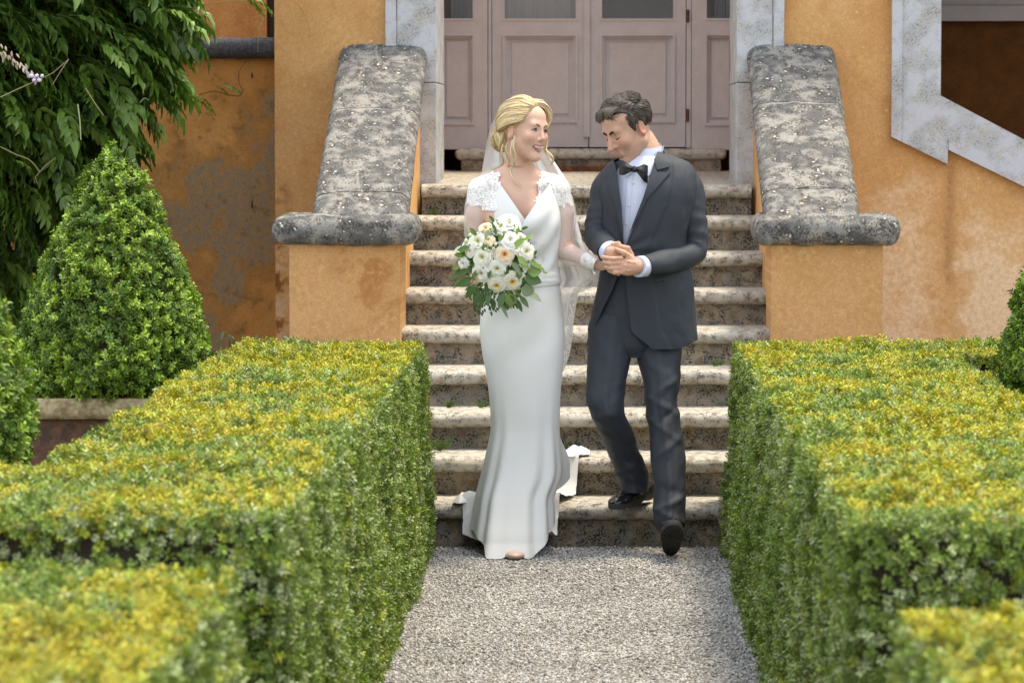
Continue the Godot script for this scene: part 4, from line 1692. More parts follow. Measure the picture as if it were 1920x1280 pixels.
# a body of cloth as level rings: table rows are [pixel y, left x, right x, z of the middle, half depth]
class Rings:
	var ys := PackedFloat32Array()
	var cx := PackedFloat32Array()
	var hw := PackedFloat32Array()
	var zc := PackedFloat32Array()
	var hd := PackedFloat32Array()
	var pw := 0.85

	# interpolated at the height y: (centre x, half width, z, half depth)
	func at(y: float) -> Array:
		var k := 0
		while k < ys.size() - 2 and y < ys[k + 1]:
			k += 1
		var t := clampf((ys[k] - y) / (ys[k] - ys[k + 1]), 0.0, 1.0)
		var a := maxi(k - 1, 0)
		var b := mini(k + 2, ys.size() - 1)
		var tb := ys[k] - ys[k + 1]
		var ta := ys[k] - ys[a] if a < k else -tb
		var tc := ys[k] - ys[b] if b > k + 1 else tb * 2.0
		return [cubic_interpolate_in_time(cx[k], cx[k + 1], cx[a], cx[b], t, tb, ta, tc), cubic_interpolate_in_time(hw[k], hw[k + 1], hw[a], hw[b], t, tb, ta, tc),
			cubic_interpolate_in_time(zc[k], zc[k + 1], zc[a], zc[b], t, tb, ta, tc), cubic_interpolate_in_time(hd[k], hd[k + 1], hd[a], hd[b], t, tb, ta, tc)]

	# point on the ring; angle 0 is +x, 90 degrees faces the camera
	func point(y: float, a: float, out := 0.0) -> Vector3:
		var q := at(y)
		var c := cos(a)
		var s := sin(a)
		return Vector3(q[0] + (q[1] + out) * signf(c) * pow(absf(c), pw), y, q[2] + (q[3] + out) * signf(s) * pow(absf(s), pw))

	# angle on the front at which the ring passes the world x
	func angle(y: float, x: float) -> float:
		var q := at(y)
		var u := clampf((x - q[0]) / q[1], -1.0, 1.0)
		return acos(signf(u) * pow(absf(u), 1.0 / pw))

	# point on the front at that world x, moved out along z
	func front(x: float, y: float, out := 0.0) -> Vector3:
		var p := point(y, angle(y, x))
		return Vector3(x, y, p.z + out)


func rings(table: Array, power := 0.85) -> Rings:
	var r := Rings.new()
	r.pw = power
	for q in table:
		var a := P(q[1], q[0], q[3])
		var b := P(q[2], q[0], q[3])
		r.ys.append((a.y + b.y) * 0.5)
		r.cx.append((a.x + b.x) * 0.5)
		r.hw.append((b.x - a.x) * 0.5)
		r.zc.append(q[3])
		r.hd.append(q[4])
	return r


func basis_of(yaw: float, pitch: float, roll: float, scale: float) -> Basis:
	return (Basis(Vector3.UP, deg_to_rad(yaw)) * Basis(Vector3.RIGHT, deg_to_rad(pitch)) * Basis(Vector3.BACK, deg_to_rad(roll))).scaled(Vector3.ONE * scale)


class LaceLook extends Look:
	var lo := Vector3.ZERO
	var hi := Vector3.ZERO
	var vx := 0.0
	var side := 1.0
	var vy := 0.0
	var nz := FastNoiseLite.new()
	func keeps(p: Vector3) -> bool:
		if (p.x - vx) * side < 0.0:
			return false
		# over the shoulders, scalloped edges, open at the throat in a V
		var w := nz.get_noise_3dv(p * 60.0) * 0.014
		if p.y > hi.y + w or p.y < lo.y + w:
			return false
		var throat := 0.062 + (p.y - 1.40) * 0.12
		if p.z > -0.05 and absf(p.x - vx) < throat + w:
			return false
		if absf(p.x - vx) < 0.105 and p.y > 1.53 + w:
			return false
		# cap sleeves end a hand below the shoulder
		if absf(p.x - vx) > 0.155 and p.y < 1.385 + w * 1.5:
			return false
		return true


func make_bride() -> void:
	var t := thing("person", "smiling woman in a long ivory wedding dress and veil holding flowers", "person")
	var Z := 0.10
	var skin := Color(0.66, 0.42, 0.315)
	var body := MB.new()
	# trunk, arms and legs
	var f := Field.new(Vector3(-0.53, 0.0, -0.12), Vector3(0.12, 1.66, 0.40), 0.0095)
	var neck0 := P(976, 292, Z - 0.02)
	var neck1 := P(966, 338, Z - 0.03)
	f.cap(neck0, neck1, 0.050, 0.056, 0.03)
	var sl := P(903, 358, Z - 0.02)
	var sr := P(1042, 355, Z - 0.02)
	f.cap(P(945, 337, Z - 0.03), sl, 0.045, 0.046, 0.05)
	f.cap(P(990, 336, Z - 0.03), sr, 0.045, 0.046, 0.05)
	f.ell(P(968, 385, Z), Vector3(0.135, 0.11, 0.085), 0.05)
	f.ell(P(940, 412, Z + 0.055), Vector3(0.062, 0.065, 0.052), 0.04)
	f.ell(P(1012, 412, Z + 0.055), Vector3(0.062, 0.065, 0.052), 0.04)
	# collar bones
	f.cap(P(965, 352, Z + 0.048), P(915, 345, Z + 0.035), 0.008, 0.008, 0.014)
	f.cap(P(978, 352, Z + 0.048), P(1025, 343, Z + 0.035), 0.008, 0.008, 0.014)
	f.ell(P(980, 470, Z), Vector3(0.115, 0.14, 0.07), 0.05)
	f.ell(P(980, 590, Z), Vector3(0.14, 0.12, 0.085), 0.06)
	for a in [[950, 985], [1010, 1000]]:
		f.cap(P(a[0], 620, Z), P(lerpf(a[0], a[1], 0.5), 800, Z + 0.02), 0.075, 0.05, 0.04)
		f.cap(P(lerpf(a[0], a[1], 0.5), 800, Z + 0.02), P(a[1], 1005, Z + (0.20 if a[0] == 950 else 0.0)), 0.05, 0.032, 0.03)
	# arm that carries the flowers
	var el := P(897, 462, Z + 0.0)
	var wl := P(930, 512, Z + 0.19)
	f.cap(sl + Vector3(0.005, -0.005, 0), P(895, 400, Z), 0.046, 0.044, 0.03)
	f.cap(P(895, 400, Z), el, 0.044, 0.037, 0.02)
	f.cap(el, wl, 0.037, 0.026, 0.02)
	# arm that is linked through his
	var er := P(1056, 468, Z - 0.02)
	var wr := P(1104, 489, Z + 0.07)
	f.cap(sr + Vector3(-0.004, -0.005, 0), P(1056, 400, Z - 0.02), 0.045, 0.041, 0.03)
	f.cap(P(1056, 400, Z - 0.02), er, 0.041, 0.036, 0.02)
	f.cap(er, wr, 0.037, 0.026, 0.02)
	var plain_look := Look.new()
	plain_look.base = skin
	f.net(body, 0.0, plain_look)
	# hands, on finer grids
	var hl := Field.new(wl + Vector3(-0.06, -0.10, -0.05), wl + Vector3(0.12, 0.07, 0.12), 0.0045)
	hl.cap(wl, wl + Vector3(0.025, -0.012, 0.03), 0.025, 0.024, 0.02)
	hl.ell(wl + Vector3(0.035, -0.018, 0.04), Vector3(0.034, 0.036, 0.018), 0.015)
	for k in 4:
		var b := wl + Vector3(0.055 - k * 0.004, 0.010 - k * 0.018, 0.045)
		var md := b + Vector3(0.028, -0.004, 0.020)
		hl.cap(b, md, 0.0085, 0.0080, 0.006)
		hl.cap(md, md + Vector3(-0.006, -0.006, 0.026), 0.0080, 0.0065, 0.004)
	hl.cap(wl + Vector3(0.02, 0.012, 0.045), wl + Vector3(0.035, 0.03, 0.07), 0.010, 0.0085, 0.008)
	hl.cap(wl + Vector3(0.035, 0.03, 0.07), wl + Vector3(0.058, 0.022, 0.082), 0.0085, 0.0068, 0.004)
	hl.net(body, 0.0, plain_look)
	var hr := Field.new(wr + Vector3(-0.05, -0.08, -0.06), wr + Vector3(0.16, 0.06, 0.12), 0.0045)
	hr.cap(wr, wr + Vector3(0.03, -0.004, 0.02), 0.025, 0.023, 0.02)
	hr.ell(wr + Vector3(0.05, -0.008, 0.03), Vector3(0.038, 0.030, 0.016), 0.015, Basis.from_euler(Vector3(0, -0.5, 0)))
	for k in 4:
		var b := wr + Vector3(0.075, 0.014 - k * 0.014, 0.048)
		var md := b + Vector3(0.028, -0.006, 0.012)
		hr.cap(b, md, 0.0085, 0.0080, 0.006)
		hr.cap(md, md + Vector3(0.016, -0.012 - 0.002 * k, 0.004), 0.0080, 0.0065, 0.004)
	hr.cap(wr + Vector3(0.035, 0.014, 0.035), wr + Vector3(0.068, 0.03, 0.055), 0.010, 0.008, 0.008)
	hr.net(body, 0.0, plain_look)
	# head
	var ht := Transform3D(basis_of(48, 2, -5, 0.94), P(985, 247, Z + 0.01))
	head_mesh(body, ht, false, 0.0034, skin)
	part("body", body.mesh(), mats.skin, t)
	bride_hair(t, ht)

	# bodice: rings with an open V; the crossing front has a fold from shoulder to waist
	var br := rings([[340, 934, 1030, Z - 0.01, 0.085], [360, 925, 1038, Z - 0.005, 0.105], [385, 918, 1046, Z, 0.122], [415, 914, 1050, Z + 0.005, 0.128], [450, 915, 1047, Z + 0.005, 0.112], [485, 917, 1044, Z, 0.098], [515, 914, 1046, Z, 0.098], [528, 910, 1049, Z, 0.102]])
	var bod := MB.new()
	var yt := br.ys[0]
	var yb := br.ys[-1]
	var tip := P(984, 411, Z + 0.13)
	var nl := P(934, 336, Z + 0.09)
	var nr := P(1029, 336, Z + 0.09)
	var n := 56
	var rowsn := 60
	for side in 2:
		var first := bod.v.size()
		for r in rowsn + 1:
			var u := float(r) / rowsn
			var y := lerpf(yt, yb, u)
			# where this half's front edge runs
			var ex := 0.0
			var gap := clampf((y - tip.y) / (nl.y - tip.y), 0.0, 1.0)
			if side == 0:
				ex = lerpf(tip.x, nl.x, gap)
			else:
				ex = lerpf(tip.x, nr.x, gap)
				if y < tip.y:
					ex = lerpf(tip.x, tip.x - 0.12, (tip.y - y) / (tip.y - yb))
			if side == 0 and y < tip.y:
				ex = lerpf(tip.x, tip.x + 0.12, (tip.y - y) / (tip.y - yb))
			var a0 := br.angle(y, ex)
			var a1 := TAU - PI * 0.5
			if side == 1:
				a1 = -PI * 0.5
			var over := 0.010 if side == 1 else 0.0
			for k in n + 1:
				var v := float(k) / n
				var a := lerpf(a0, a1, v)
				# soft gathers that run from the side seam to the crossing
				var fold := 0.0
				if sin(a) > 0.0:
					var w := v * 9.0 + u * 5.0
					fold = (0.0045 if side == 0 else 0.0075) * sin(w * 2.6 + side) * sstep(0.15 if side else 0.35, 0.6, u) * sin(a)
				bod.add(br.point(y, a, 0.006 + over * sstep(0.25, 0.0, v) + fold))
		bod.rows(first, rowsn + 1, n + 1, false, side == 0)
	part("bodice", bod.mesh(), mats.crepe, t)
	# lace over the shoulders, cut from the same skin a few millimetres out
	var ll := LaceLook.new()
	ll.nz.frequency = 1.0
	ll.vx = P(975, 345, Z).x
	ll.lo = Vector3(0, 1.365, 0)
	ll.hi = Vector3(0, 1.56, 0)
	for s in [-1.0, 1.0]:
		var lace := MB.new()
		ll.side = s
		f.net(lace, 0.0075, ll)
		part("lace_shoulder", lace.mesh(), mats.lace, t)
	# sheer sleeves with lace cuffs
	for s in 2:
		var pts: Array = [sl, P(894, 405, Z), el, wl] if s == 0 else [sr, P(1057, 405, Z - 0.02), er, wr]
		var path := arc(pts, 26)
		var sn := noise(900 + s, 30.0, 2)
		var rad := []
		for k in 26:
			var u := k / 25.0
			rad.append(lerpf(0.054, 0.046, sstep(0.2, 0.62, u)) - 0.010 * sstep(0.62, 1.0, u) + 0.003 * sn.get_noise_1d(k * 0.06) + 0.0025 * sin(k * 2.3) * sstep(0.5, 0.7, u))
		var sm := MB.new()
		sm.tube(path, rad, 20, false)
		part("sheer_sleeve", sm.mesh(), mats.tulle, t)
		var cm := MB.new()
		var dirv: Vector3 = (pts[3] - pts[2]).normalized()
		cm.tube([pts[3] - dirv * 0.02, pts[3] - dirv * 0.005, pts[3] + dirv * 0.03, pts[3] + dirv * 0.055], [0.031, 0.0315, 0.030, 0.031], 20, false)
		part("lace_cuff", cm.mesh(), mats.lace, t)

	# skirt: tight to the knee, then fluted
	var sk := rings([[512, 915, 1046, Z, 0.100], [528, 911, 1049, Z, 0.104], [560, 905, 1053, Z, 0.115], [620, 899, 1058, Z, 0.130], [660, 903, 1057, Z, 0.128], [700, 910, 1054, Z + 0.005, 0.120], [760, 918, 1050, Z + 0.015, 0.108], [810, 920, 1049, Z + 0.02, 0.105], [850, 913, 1052, Z + 0.025, 0.115], [890, 904, 1052, Z + 0.03, 0.135], [930, 895, 1038, Z + 0.045, 0.155], [965, 889, 1039, Z + 0.055, 0.180], [1000, 883, 1041, Z + 0.065, 0.210], [1030, 880, 1042, Z + 0.07, 0.230], [1044, 880, 1041, Z + 0.07, 0.240]])
	var skirt := MB.new()
	var yk0 := sk.ys[0]
	var yk1 := sk.ys[-1] - 0.02
	var sn2 := noise(911, 2.2, 2)
	var cols := 180
	var rws := 120
	for r in rws + 1:
		var u := float(r) / rws
		for k in cols:
			var a := TAU * k / cols
			# the hem is on the gravel in front and climbs the steps behind
			var back := clampf(0.5 - 0.5 * sin(a), 0.0, 1.0)
			var xr := signf(cos(a)) * pow(absf(cos(a)), 0.85)
			var hem := 0.0
			if sin(a) > -0.2:
				hem = 0.13 * pow(clampf((xr - 0.42) / 0.58, 0.0, 1.0), 1.5) + 0.05 * sstep(-0.46, -0.62, xr) + 0.04 * sstep(-0.6, -1.0, xr)
			hem += 0.026 * exp(-pow((xr - 0.06) / 0.22, 2.0)) * (1.0 if sin(a) > 0.0 else 0.0)
			hem = maxf(hem, 0.005) + 0.20 * sstep(0.5, 0.8, back)
			var y := lerpf(yk0, maxf(hem, 0.004), u)
			var low := sstep(0.86, 0.15, y)
			var drift := 0.5 * sn2.get_noise_3d(cos(a) * 0.25, y * 0.5, sin(a) * 0.25)
			var flute := low * low * (0.0065 * sin(a * 10.0 + 0.4 + drift) + 0.003 * sin(a * 15.0 + 2.2 - drift * 2.0) + 0.006 * sin(a * 4.0))
			# drag lines from the hip
			var drag := 0.004 * sin((y * 14.0 - cos(a) * 3.2) * 1.6) * sstep(1.15, 1.0, y) * sstep(0.72, 0.86, y) * maxf(0.0, sin(a))
			var knee := 0.005 * sn2.get_noise_3d(cos(a) * 0.3, y * 0.8, sin(a) * 0.3)
			var p := sk.point(y, a, flute + drag + knee)
			# hem turns forward into a small break on the ground
			if y < 0.06:
				p += Vector3(cos(a) * 0.012, 0.0, sin(a) * 0.018) * (1.0 - y / 0.06)
			skirt.add(p)
	skirt.rows(0, rws + 1, cols, true)
	part("skirt", skirt.mesh(), mats.crepe, t)
	var sash := MB.new()
	for r in 9:
		var u := r / 8.0
		for k in 80:
			var a := TAU * k / 80
			var slope := 0.018 * cos(a)
			sash.add(sk.point(lerpf(br.ys[-1] + 0.05, br.ys[-1] - 0.015, u) + slope * 0.4, a, 0.0065 + 0.003 * sin(u * PI) + 0.0018 * sin(u * 17.0 + a * 2.0)))
	sash.rows(0, 9, 80, true)
	part("waist_sash", sash.mesh(), mats.crepe, t)
	make_train(t)
	# shoe
	var sh := MB.new()
	var toe := P(966, 1041, 0.36)
	sh.ball(Vector3(toe.x, 0.019, 0.392), Vector3(0.040, 0.019, 0.066), Basis(), 10, 16)
	sh.ball(Vector3(toe.x - 0.005, 0.052, 0.30), Vector3(0.034, 0.045, 0.07), Basis(), 10, 16)
	part("shoe", sh.mesh(), mats.nude, t)
	make_veil(t)


func stair_y(z: float) -> float:
	if z > -0.001:
		return 0.0
	return step_top(clampi(int(-z / RUN) + 1, 1, 9))


func make_train(t: Node) -> void:
	# cloth let fall over the first two steps; height follows the steps, with the slack of heavy crepe
	var m := MB.new()
	var nx := 60
	var nz_ := 70
	var nn := noise(921, 7.0, 3)
	for j in nz_ + 1:
		var v := float(j) / nz_
		var z := lerpf(0.10, -0.60, v)
		# sides of the train in the photograph, in metres
		var xl := lerpf(-0.465, -0.36, sstep(0.25, 0.9, v)) - 0.03 * sin(v * 9.0)
		var xr := lerpf(-0.115, -0.03, sstep(0.0, 0.7, v)) + 0.05 * sstep(0.6, 0.9, v)
		for i in nx + 1:
			var u := float(i) / nx
			var x := lerpf(xl, xr, u)
			var h := 0.0
			for q in 5:
				h += stair_y(z + (q - 2) * 0.012) / 5.0
			var zz := z
			# drop in front of a nosing
			var edge := minf(u, 1.0 - u)
			h += 0.010 + 0.012 * absf(nn.get_noise_2d(x * 0.5, z * 0.5)) + 0.022 * sstep(0.16, 0.05, edge) * (0.5 + 0.5 * sin(z * 20.0 + 5.0 * u)) * sstep(0.0, 0.04, edge)
			h += 0.05 * sstep(0.5, 0.0, v)
			m.add(Vector3(x, h, zz + 0.02))
	m.rows(0, nz_ + 1, nx + 1, false, true)
	part("train", m.mesh(), mats.crepe, t)
	# bunched corners of the train lying on the treads
	for a in [[852, 893, 918, 946, -0.10, 0.178, 0.042], [1056, 1106, 834, 862, -0.47, 0.335, 0.036]]:
		var b := MB.new()
		var p0 := P(a[0], a[3], a[4])
		var p1 := P(a[1], a[3], a[4])
		for j in 25:
			for i in 31:
				var u := i / 30.0
				var v := j / 24.0
				var bump := sin(PI * u) * sin(PI * v)
				var h: float = a[5] + 0.006 + a[6] * pow(bump, 0.6) * (0.78 + 0.35 * nn.get_noise_2d(u * 0.22 + a[0], v * 0.16)) + 0.006 * sin(v * 9.0 + u * 4.0) * bump
				b.add(Vector3(lerpf(p0.x, p1.x, u + 0.10 * (v - 0.5) * (1.0 - u)), h, a[4] + 0.10 - 0.20 * v + 0.04 * sin(u * 5.0)))
		b.rows(0, 25, 31, false, true)
		part("train_fold", b.mesh(), mats.crepe, t)
	# the lifted edge on his side, hanging over the second nosing
	var fl := MB.new()
	for j in 29:
		var v := j / 28.0
		for i in 19:
			var u := i / 18.0
			var q := P(lerpf(1030, lerpf(1046, 1069, sstep(0.0, 0.75, v)), u), lerpf(800, 922 - 26.0 * u * u, v), lerpf(0.05, 0.11 - 0.09 * u, v))
			fl.add(q + Vector3(0, 0, 0.006 * sin(u * 5.0 + v * 2.0)))
	fl.rows(0, 29, 19, false)
	part("train_edge", fl.mesh(), mats.crepe, t)
	var fl2 := MB.new()
	for j in 25:
		var v := j / 24.0
		for i in 15:
			var u := i / 14.0
			var q := P(lerpf(lerpf(902, 867, sstep(0.0, 0.8, v)), 912, u), lerpf(920, lerpf(1001, 1019, u), v), lerpf(0.08, 0.16, v * 0.6 + u * 0.4))
			fl2.add(q + Vector3(0, 0, 0.007 * sin(u * 7.0 + v * 4.0)))
	fl2.rows(0, 25, 15, false)
	part("train_edge", fl2.mesh(), mats.crepe, t)


func make_veil(t: Node) -> void:
	var m := MB.new()
	var tab := [[206, 938, 985, -0.045], [235, 920, 1000, -0.06], [270, 912, 1015, -0.085], [300, 907, 1038, -0.09], [330, 902, 1058, -0.085], [352, 899, 1068, -0.075], [400, 904, 1079, -0.09], [450, 912, 1092, -0.10], [490, 925, 1118, -0.12], [520, 935, 1127, -0.13], [535, 940, 1120, -0.135], [548, 945, 1085, -0.135], [600, 955, 1075, -0.14], [650, 965, 1070, -0.15], [680, 972, 1062, -0.15], [700, 975, 1052, -0.15]]
	var nn := noise(931, 5.0, 2)
	var n := 72
	for q in tab:
		for k in n + 1:
			var u := float(k) / n
			var w = 1.0 + 0.4 * (q[0] - 206.0) / 480.0
			var z: float = q[3] + 0.022 * w * sin(u * 26.0 + q[0] * 0.006) + 0.014 * nn.get_noise_2d(u * 3.0, q[0] * 0.01)
			m.add(P(lerpf(q[1], q[2], u), q[0] + 5.0 * sin(u * 21.0) * sstep(480, 700, q[0]), z))
	m.rows(0, tab.size(), n + 1, false)
	part("veil", m.mesh(), mats.veil, t)
	# lace hem that runs down behind the linked arms
	var h := MB.new()
	var line := [[1066, 350], [1078, 400], [1091, 448], [1117, 489], [1126, 518], [1086, 546], [1076, 600], [1071, 650], [1060, 690]]
	var pts := []
	for q in line:
		pts.append(P(q[0], q[1], -0.105))
	var path := arc(pts, 60)
	for k in 60:
		var tn: Vector3 = (path[mini(k + 1, 59)] - path[maxi(k - 1, 0)]).normalized()
		var s := Vector3(tn.y, -tn.x, 0)
		h.add(path[k] + Vector3(0, 0, 0.004))
		h.add(path[k] - s * (-0.022 - 0.004 * sin(k * 1.9)) + Vector3(0, 0, 0.006))
	h.rows(0, 60, 2, false)
	part("veil_hem", h.mesh(), mats.lace, t)


func bride_hair(t: Node, ht: Transform3D) -> void:
	var m := MB.new()
	var r := RandomNumberGenerator.new()
	r.seed = 21
	var f := Field.new(Vector3(-0.115, -0.11, -0.17), Vector3(0.115, 0.155, 0.115), 0.0055)
	f.ell(Vector3(0, 0.046, -0.024), Vector3(0.083, 0.094, 0.102), 0.02)
	f.ell(Vector3(0, 0.075, -0.065), Vector3(0.062, 0.055, 0.06), 0.03)
	f.ell(Vector3(-0.01, -0.035, -0.095), Vector3(0.058, 0.052, 0.045), 0.03)
	f.ell(Vector3(0, -0.002, 0.092), Vector3(0.066, 0.078, 0.062), 0.012, Basis(), true)
	f.ell(Vector3(0, -0.10, 0.05), Vector3(0.09, 0.07, 0.075), 0.012, Basis(), true)
	var look := Look.new()
	look.base = Color(0.46, 0.32, 0.14)
	f.net(m, 0.0, look, ht)
	var dark := Color(0.44, 0.31, 0.14)
	var light := Color(0.78, 0.63, 0.38)
	# from the parting back round the near side into the knot
	for k in 120:
		var u := r.randf()
		var st := Vector3(0.12, 0.86, 0.58).normalized().slerp(Vector3(-0.82, 0.05, 0.55).normalized(), u)
		var md := Vector3(-0.55, 0.85, -0.35).normalized().slerp(Vector3(-0.97, -0.18, -0.10).normalized(), clampf(u + r.randf_range(-0.1, 0.1), 0, 1))
		var en := Vector3(-0.38, -0.25 - 0.35 * r.randf(), -1.0)
		if u < 0.3:
			en = Vector3(-0.3, 0.15, -1.0)
		var lift := r.randf_range(0.0, 0.007)
		var pts := [on_scalp(st, -0.002, false), on_scalp(st.slerp(md, 0.5), lift + 0.003, false), on_scalp(md, lift + 0.005, false), on_scalp(md.slerp(en.normalized(), 0.55), lift + 0.008, false), on_scalp(en, lift + 0.010, false) + Vector3(0, 0, 0.0)]
		lock(m, ht, pts, r.randf_range(0.0042, 0.0062), dark.lerp(light, clampf(r.randfn(0.55, 0.3), 0, 1)), r, 10, 12, 1.5)
	# crown, combed straight back
	for k in 46:
		var x := r.randf_range(-0.45, 0.75)
		var st := Vector3(x * 0.6 + 0.1, 1.0, 0.45)
		var md := Vector3(x, 1.0, -0.35)
		var en := Vector3(x * 0.7, 0.0, -1.0)
		var lift := r.randf_range(0.002, 0.010)
		lock(m, ht, [on_scalp(st, 0.0, false), on_scalp(st.normalized().slerp(md.normalized(), 0.5), lift + 0.003, false), on_scalp(md, lift + 0.008, false), on_scalp(md.normalized().slerp(en.normalized(), 0.6), lift + 0.010, false), on_scalp(en, lift + 0.008, false)], 0.007, dark.lerp(light, clampf(r.randfn(0.6, 0.3), 0, 1)), r, 9, 7, 1.0)
	# far side: the heavy wave that falls from the parting past the cheek
	for k in 44:
		var u := r.randf()
		var st := Vector3(0.16, 0.90, 0.50 - 0.3 * u)
		var a := on_scalp(Vector3(0.50, 0.74, 0.66 - 0.35 * u), 0.012 + 0.012 * r.randf(), false)
		var b := on_scalp(Vector3(0.90, 0.30, 0.52 - 0.45 * u), 0.022 + 0.014 * r.randf(), false)
		var c := on_scalp(Vector3(0.97, -0.22, 0.40 - 0.6 * u), 0.014 + 0.012 * r.randf(), false)
		var d := on_scalp(Vector3(0.78, -0.72, 0.18 - 0.7 * u), 0.006 * r.randf(), false)
		lock(m, ht, [on_scalp(st, 0.0, false), a, b, c, d], 0.0075, dark.lerp(light, clampf(r.randfn(0.75, 0.25), 0, 1)), r, 10, 7, 1.0)
	# knot at the nape
	for k in 40:
		var a := r.randf() * TAU
		var ax := Vector3(-0.01, -0.035, -0.098)
		var pts := []
		for q in 6:
			var w := a + q * 0.55
			pts.append(ax + Vector3(0.058 * cos(w) * r.randf_range(0.85, 1.05), 0.050 * sin(w), -0.035 * cos(q * 0.5 + k)))
		lock(m, ht, pts, 0.007, dark.lerp(light, clampf(r.randfn(0.45, 0.3), 0, 1)), r, 10, 3, 0.8)
	# loose tendrils
	var tend := [
		[[962, 262, 0.20], [958, 285, 0.215], [964, 303, 0.20], [957, 322, 0.185], [966, 340, 0.19], [978, 350, 0.20]],
		[[955, 258, 0.16], [948, 280, 0.17], [954, 300, 0.15], [950, 316, 0.13]],
		[[946, 262, 0.13], [940, 285, 0.13], [944, 302, 0.11], [930, 315, 0.08], [905, 324, 0.06]],
		[[1026, 268, 0.12], [1024, 282, 0.13], [1034, 292, 0.13], [1038, 302, 0.12], [1030, 312, 0.12]],
		[[1028, 262, 0.11], [1020, 276, 0.12], [1026, 288, 0.12], [1036, 297, 0.12], [1034, 306, 0.12]],
		[[966, 255, 0.21], [963, 275, 0.22], [967, 292, 0.21], [962, 306, 0.20]],
	]
	for q in tend:
		var pts := []
		for p in q:
			pts.append(P(p[0], p[1], p[2] - 0.02))
		for k in 3:
			lock(m, Transform3D(), pts, 0.0042, light * r.randf_range(0.75, 1.0), r, 14, 2, 0.9)
	# fine flyaway hairs
	for k in 30:
		var st := Vector3(r.randf_range(-0.6, 0.7), 1.0, r.randf_range(-0.6, 0.5))
		var p0 := on_scalp(st, 0.008, false)
		m.col = light
		ttube(m, ht, [p0, p0 + Vector3(r.randf_range(-0.01, 0.01), 0.006, -0.01), p0 + Vector3(r.randf_range(-0.02, 0.02), r.randf_range(0.004, 0.012), -0.03)], [0.0005, 0.0004, 0.0003], 4)
	part("hair", m.mesh(), mats.hair, t)


# one garden rose: petals in a spiral, facing +z; open says how far it has opened
func rose_mesh(seed_: int, outer: Color, inner: Color, open: float) -> ArrayMesh:
	var r := RandomNumberGenerator.new()
	r.seed = seed_
	var m := MB.new()
	# layers from the heart outwards: petals, foot radius, rim radius, height of the rim
	var layers := [[3, 0.03, 0.16, 0.30], [4, 0.05, 0.34, 0.36], [5, 0.08, 0.52, 0.36], [5, 0.12, 0.72, 0.26], [5, 0.16, 0.92 + 0.1 * open, 0.06], [5, 0.18, 1.04 + 0.12 * open, -0.16]]
	for q in layers.size():
		var l: Array = layers[q]
		var u := q / 5.0
		var a0 := r.randf() * TAU
		for k in l[0]:
			var a: float = a0 + TAU * k / l[0] + r.randf_range(-0.12, 0.12)
			var span: float = TAU / l[0] * 0.78
			var c := inner.lerp(outer, sstep(0.1, 0.62, u)) * r.randf_range(0.95, 1.04)
			var tall := r.randf_range(0.92, 1.08)
			var f := m.v.size()
			for i in 7:
				var h := i / 6.0
				for j in 9:
					var s := (j / 8.0 - 0.5) * 2.0
					# the rim falls away towards the sides of the petal and rolls back
					var hh := h * (1.0 - 0.22 * s * s)
					var ang := a + s * span * (0.55 + 0.45 * sin(minf(hh * 1.9, PI * 0.5)))
					var rad: float = lerpf(l[1], l[2] * tall, pow(hh, 1.5)) + 0.05 * u * s * s
					var roll := sstep(0.78, 1.0, h) * 0.09 * u
					var z: float = lerpf(-0.45, l[3], sin(hh * PI * 0.5)) - roll + 0.015 * sin(s * 6.0 + k * 2.0) * h
					m.col = c
					m.add(Vector3(cos(ang) * (rad + roll * 0.8), sin(ang) * (rad + roll * 0.8), z))
			m.rows(f, 7, 9, false)
	return m.mesh()


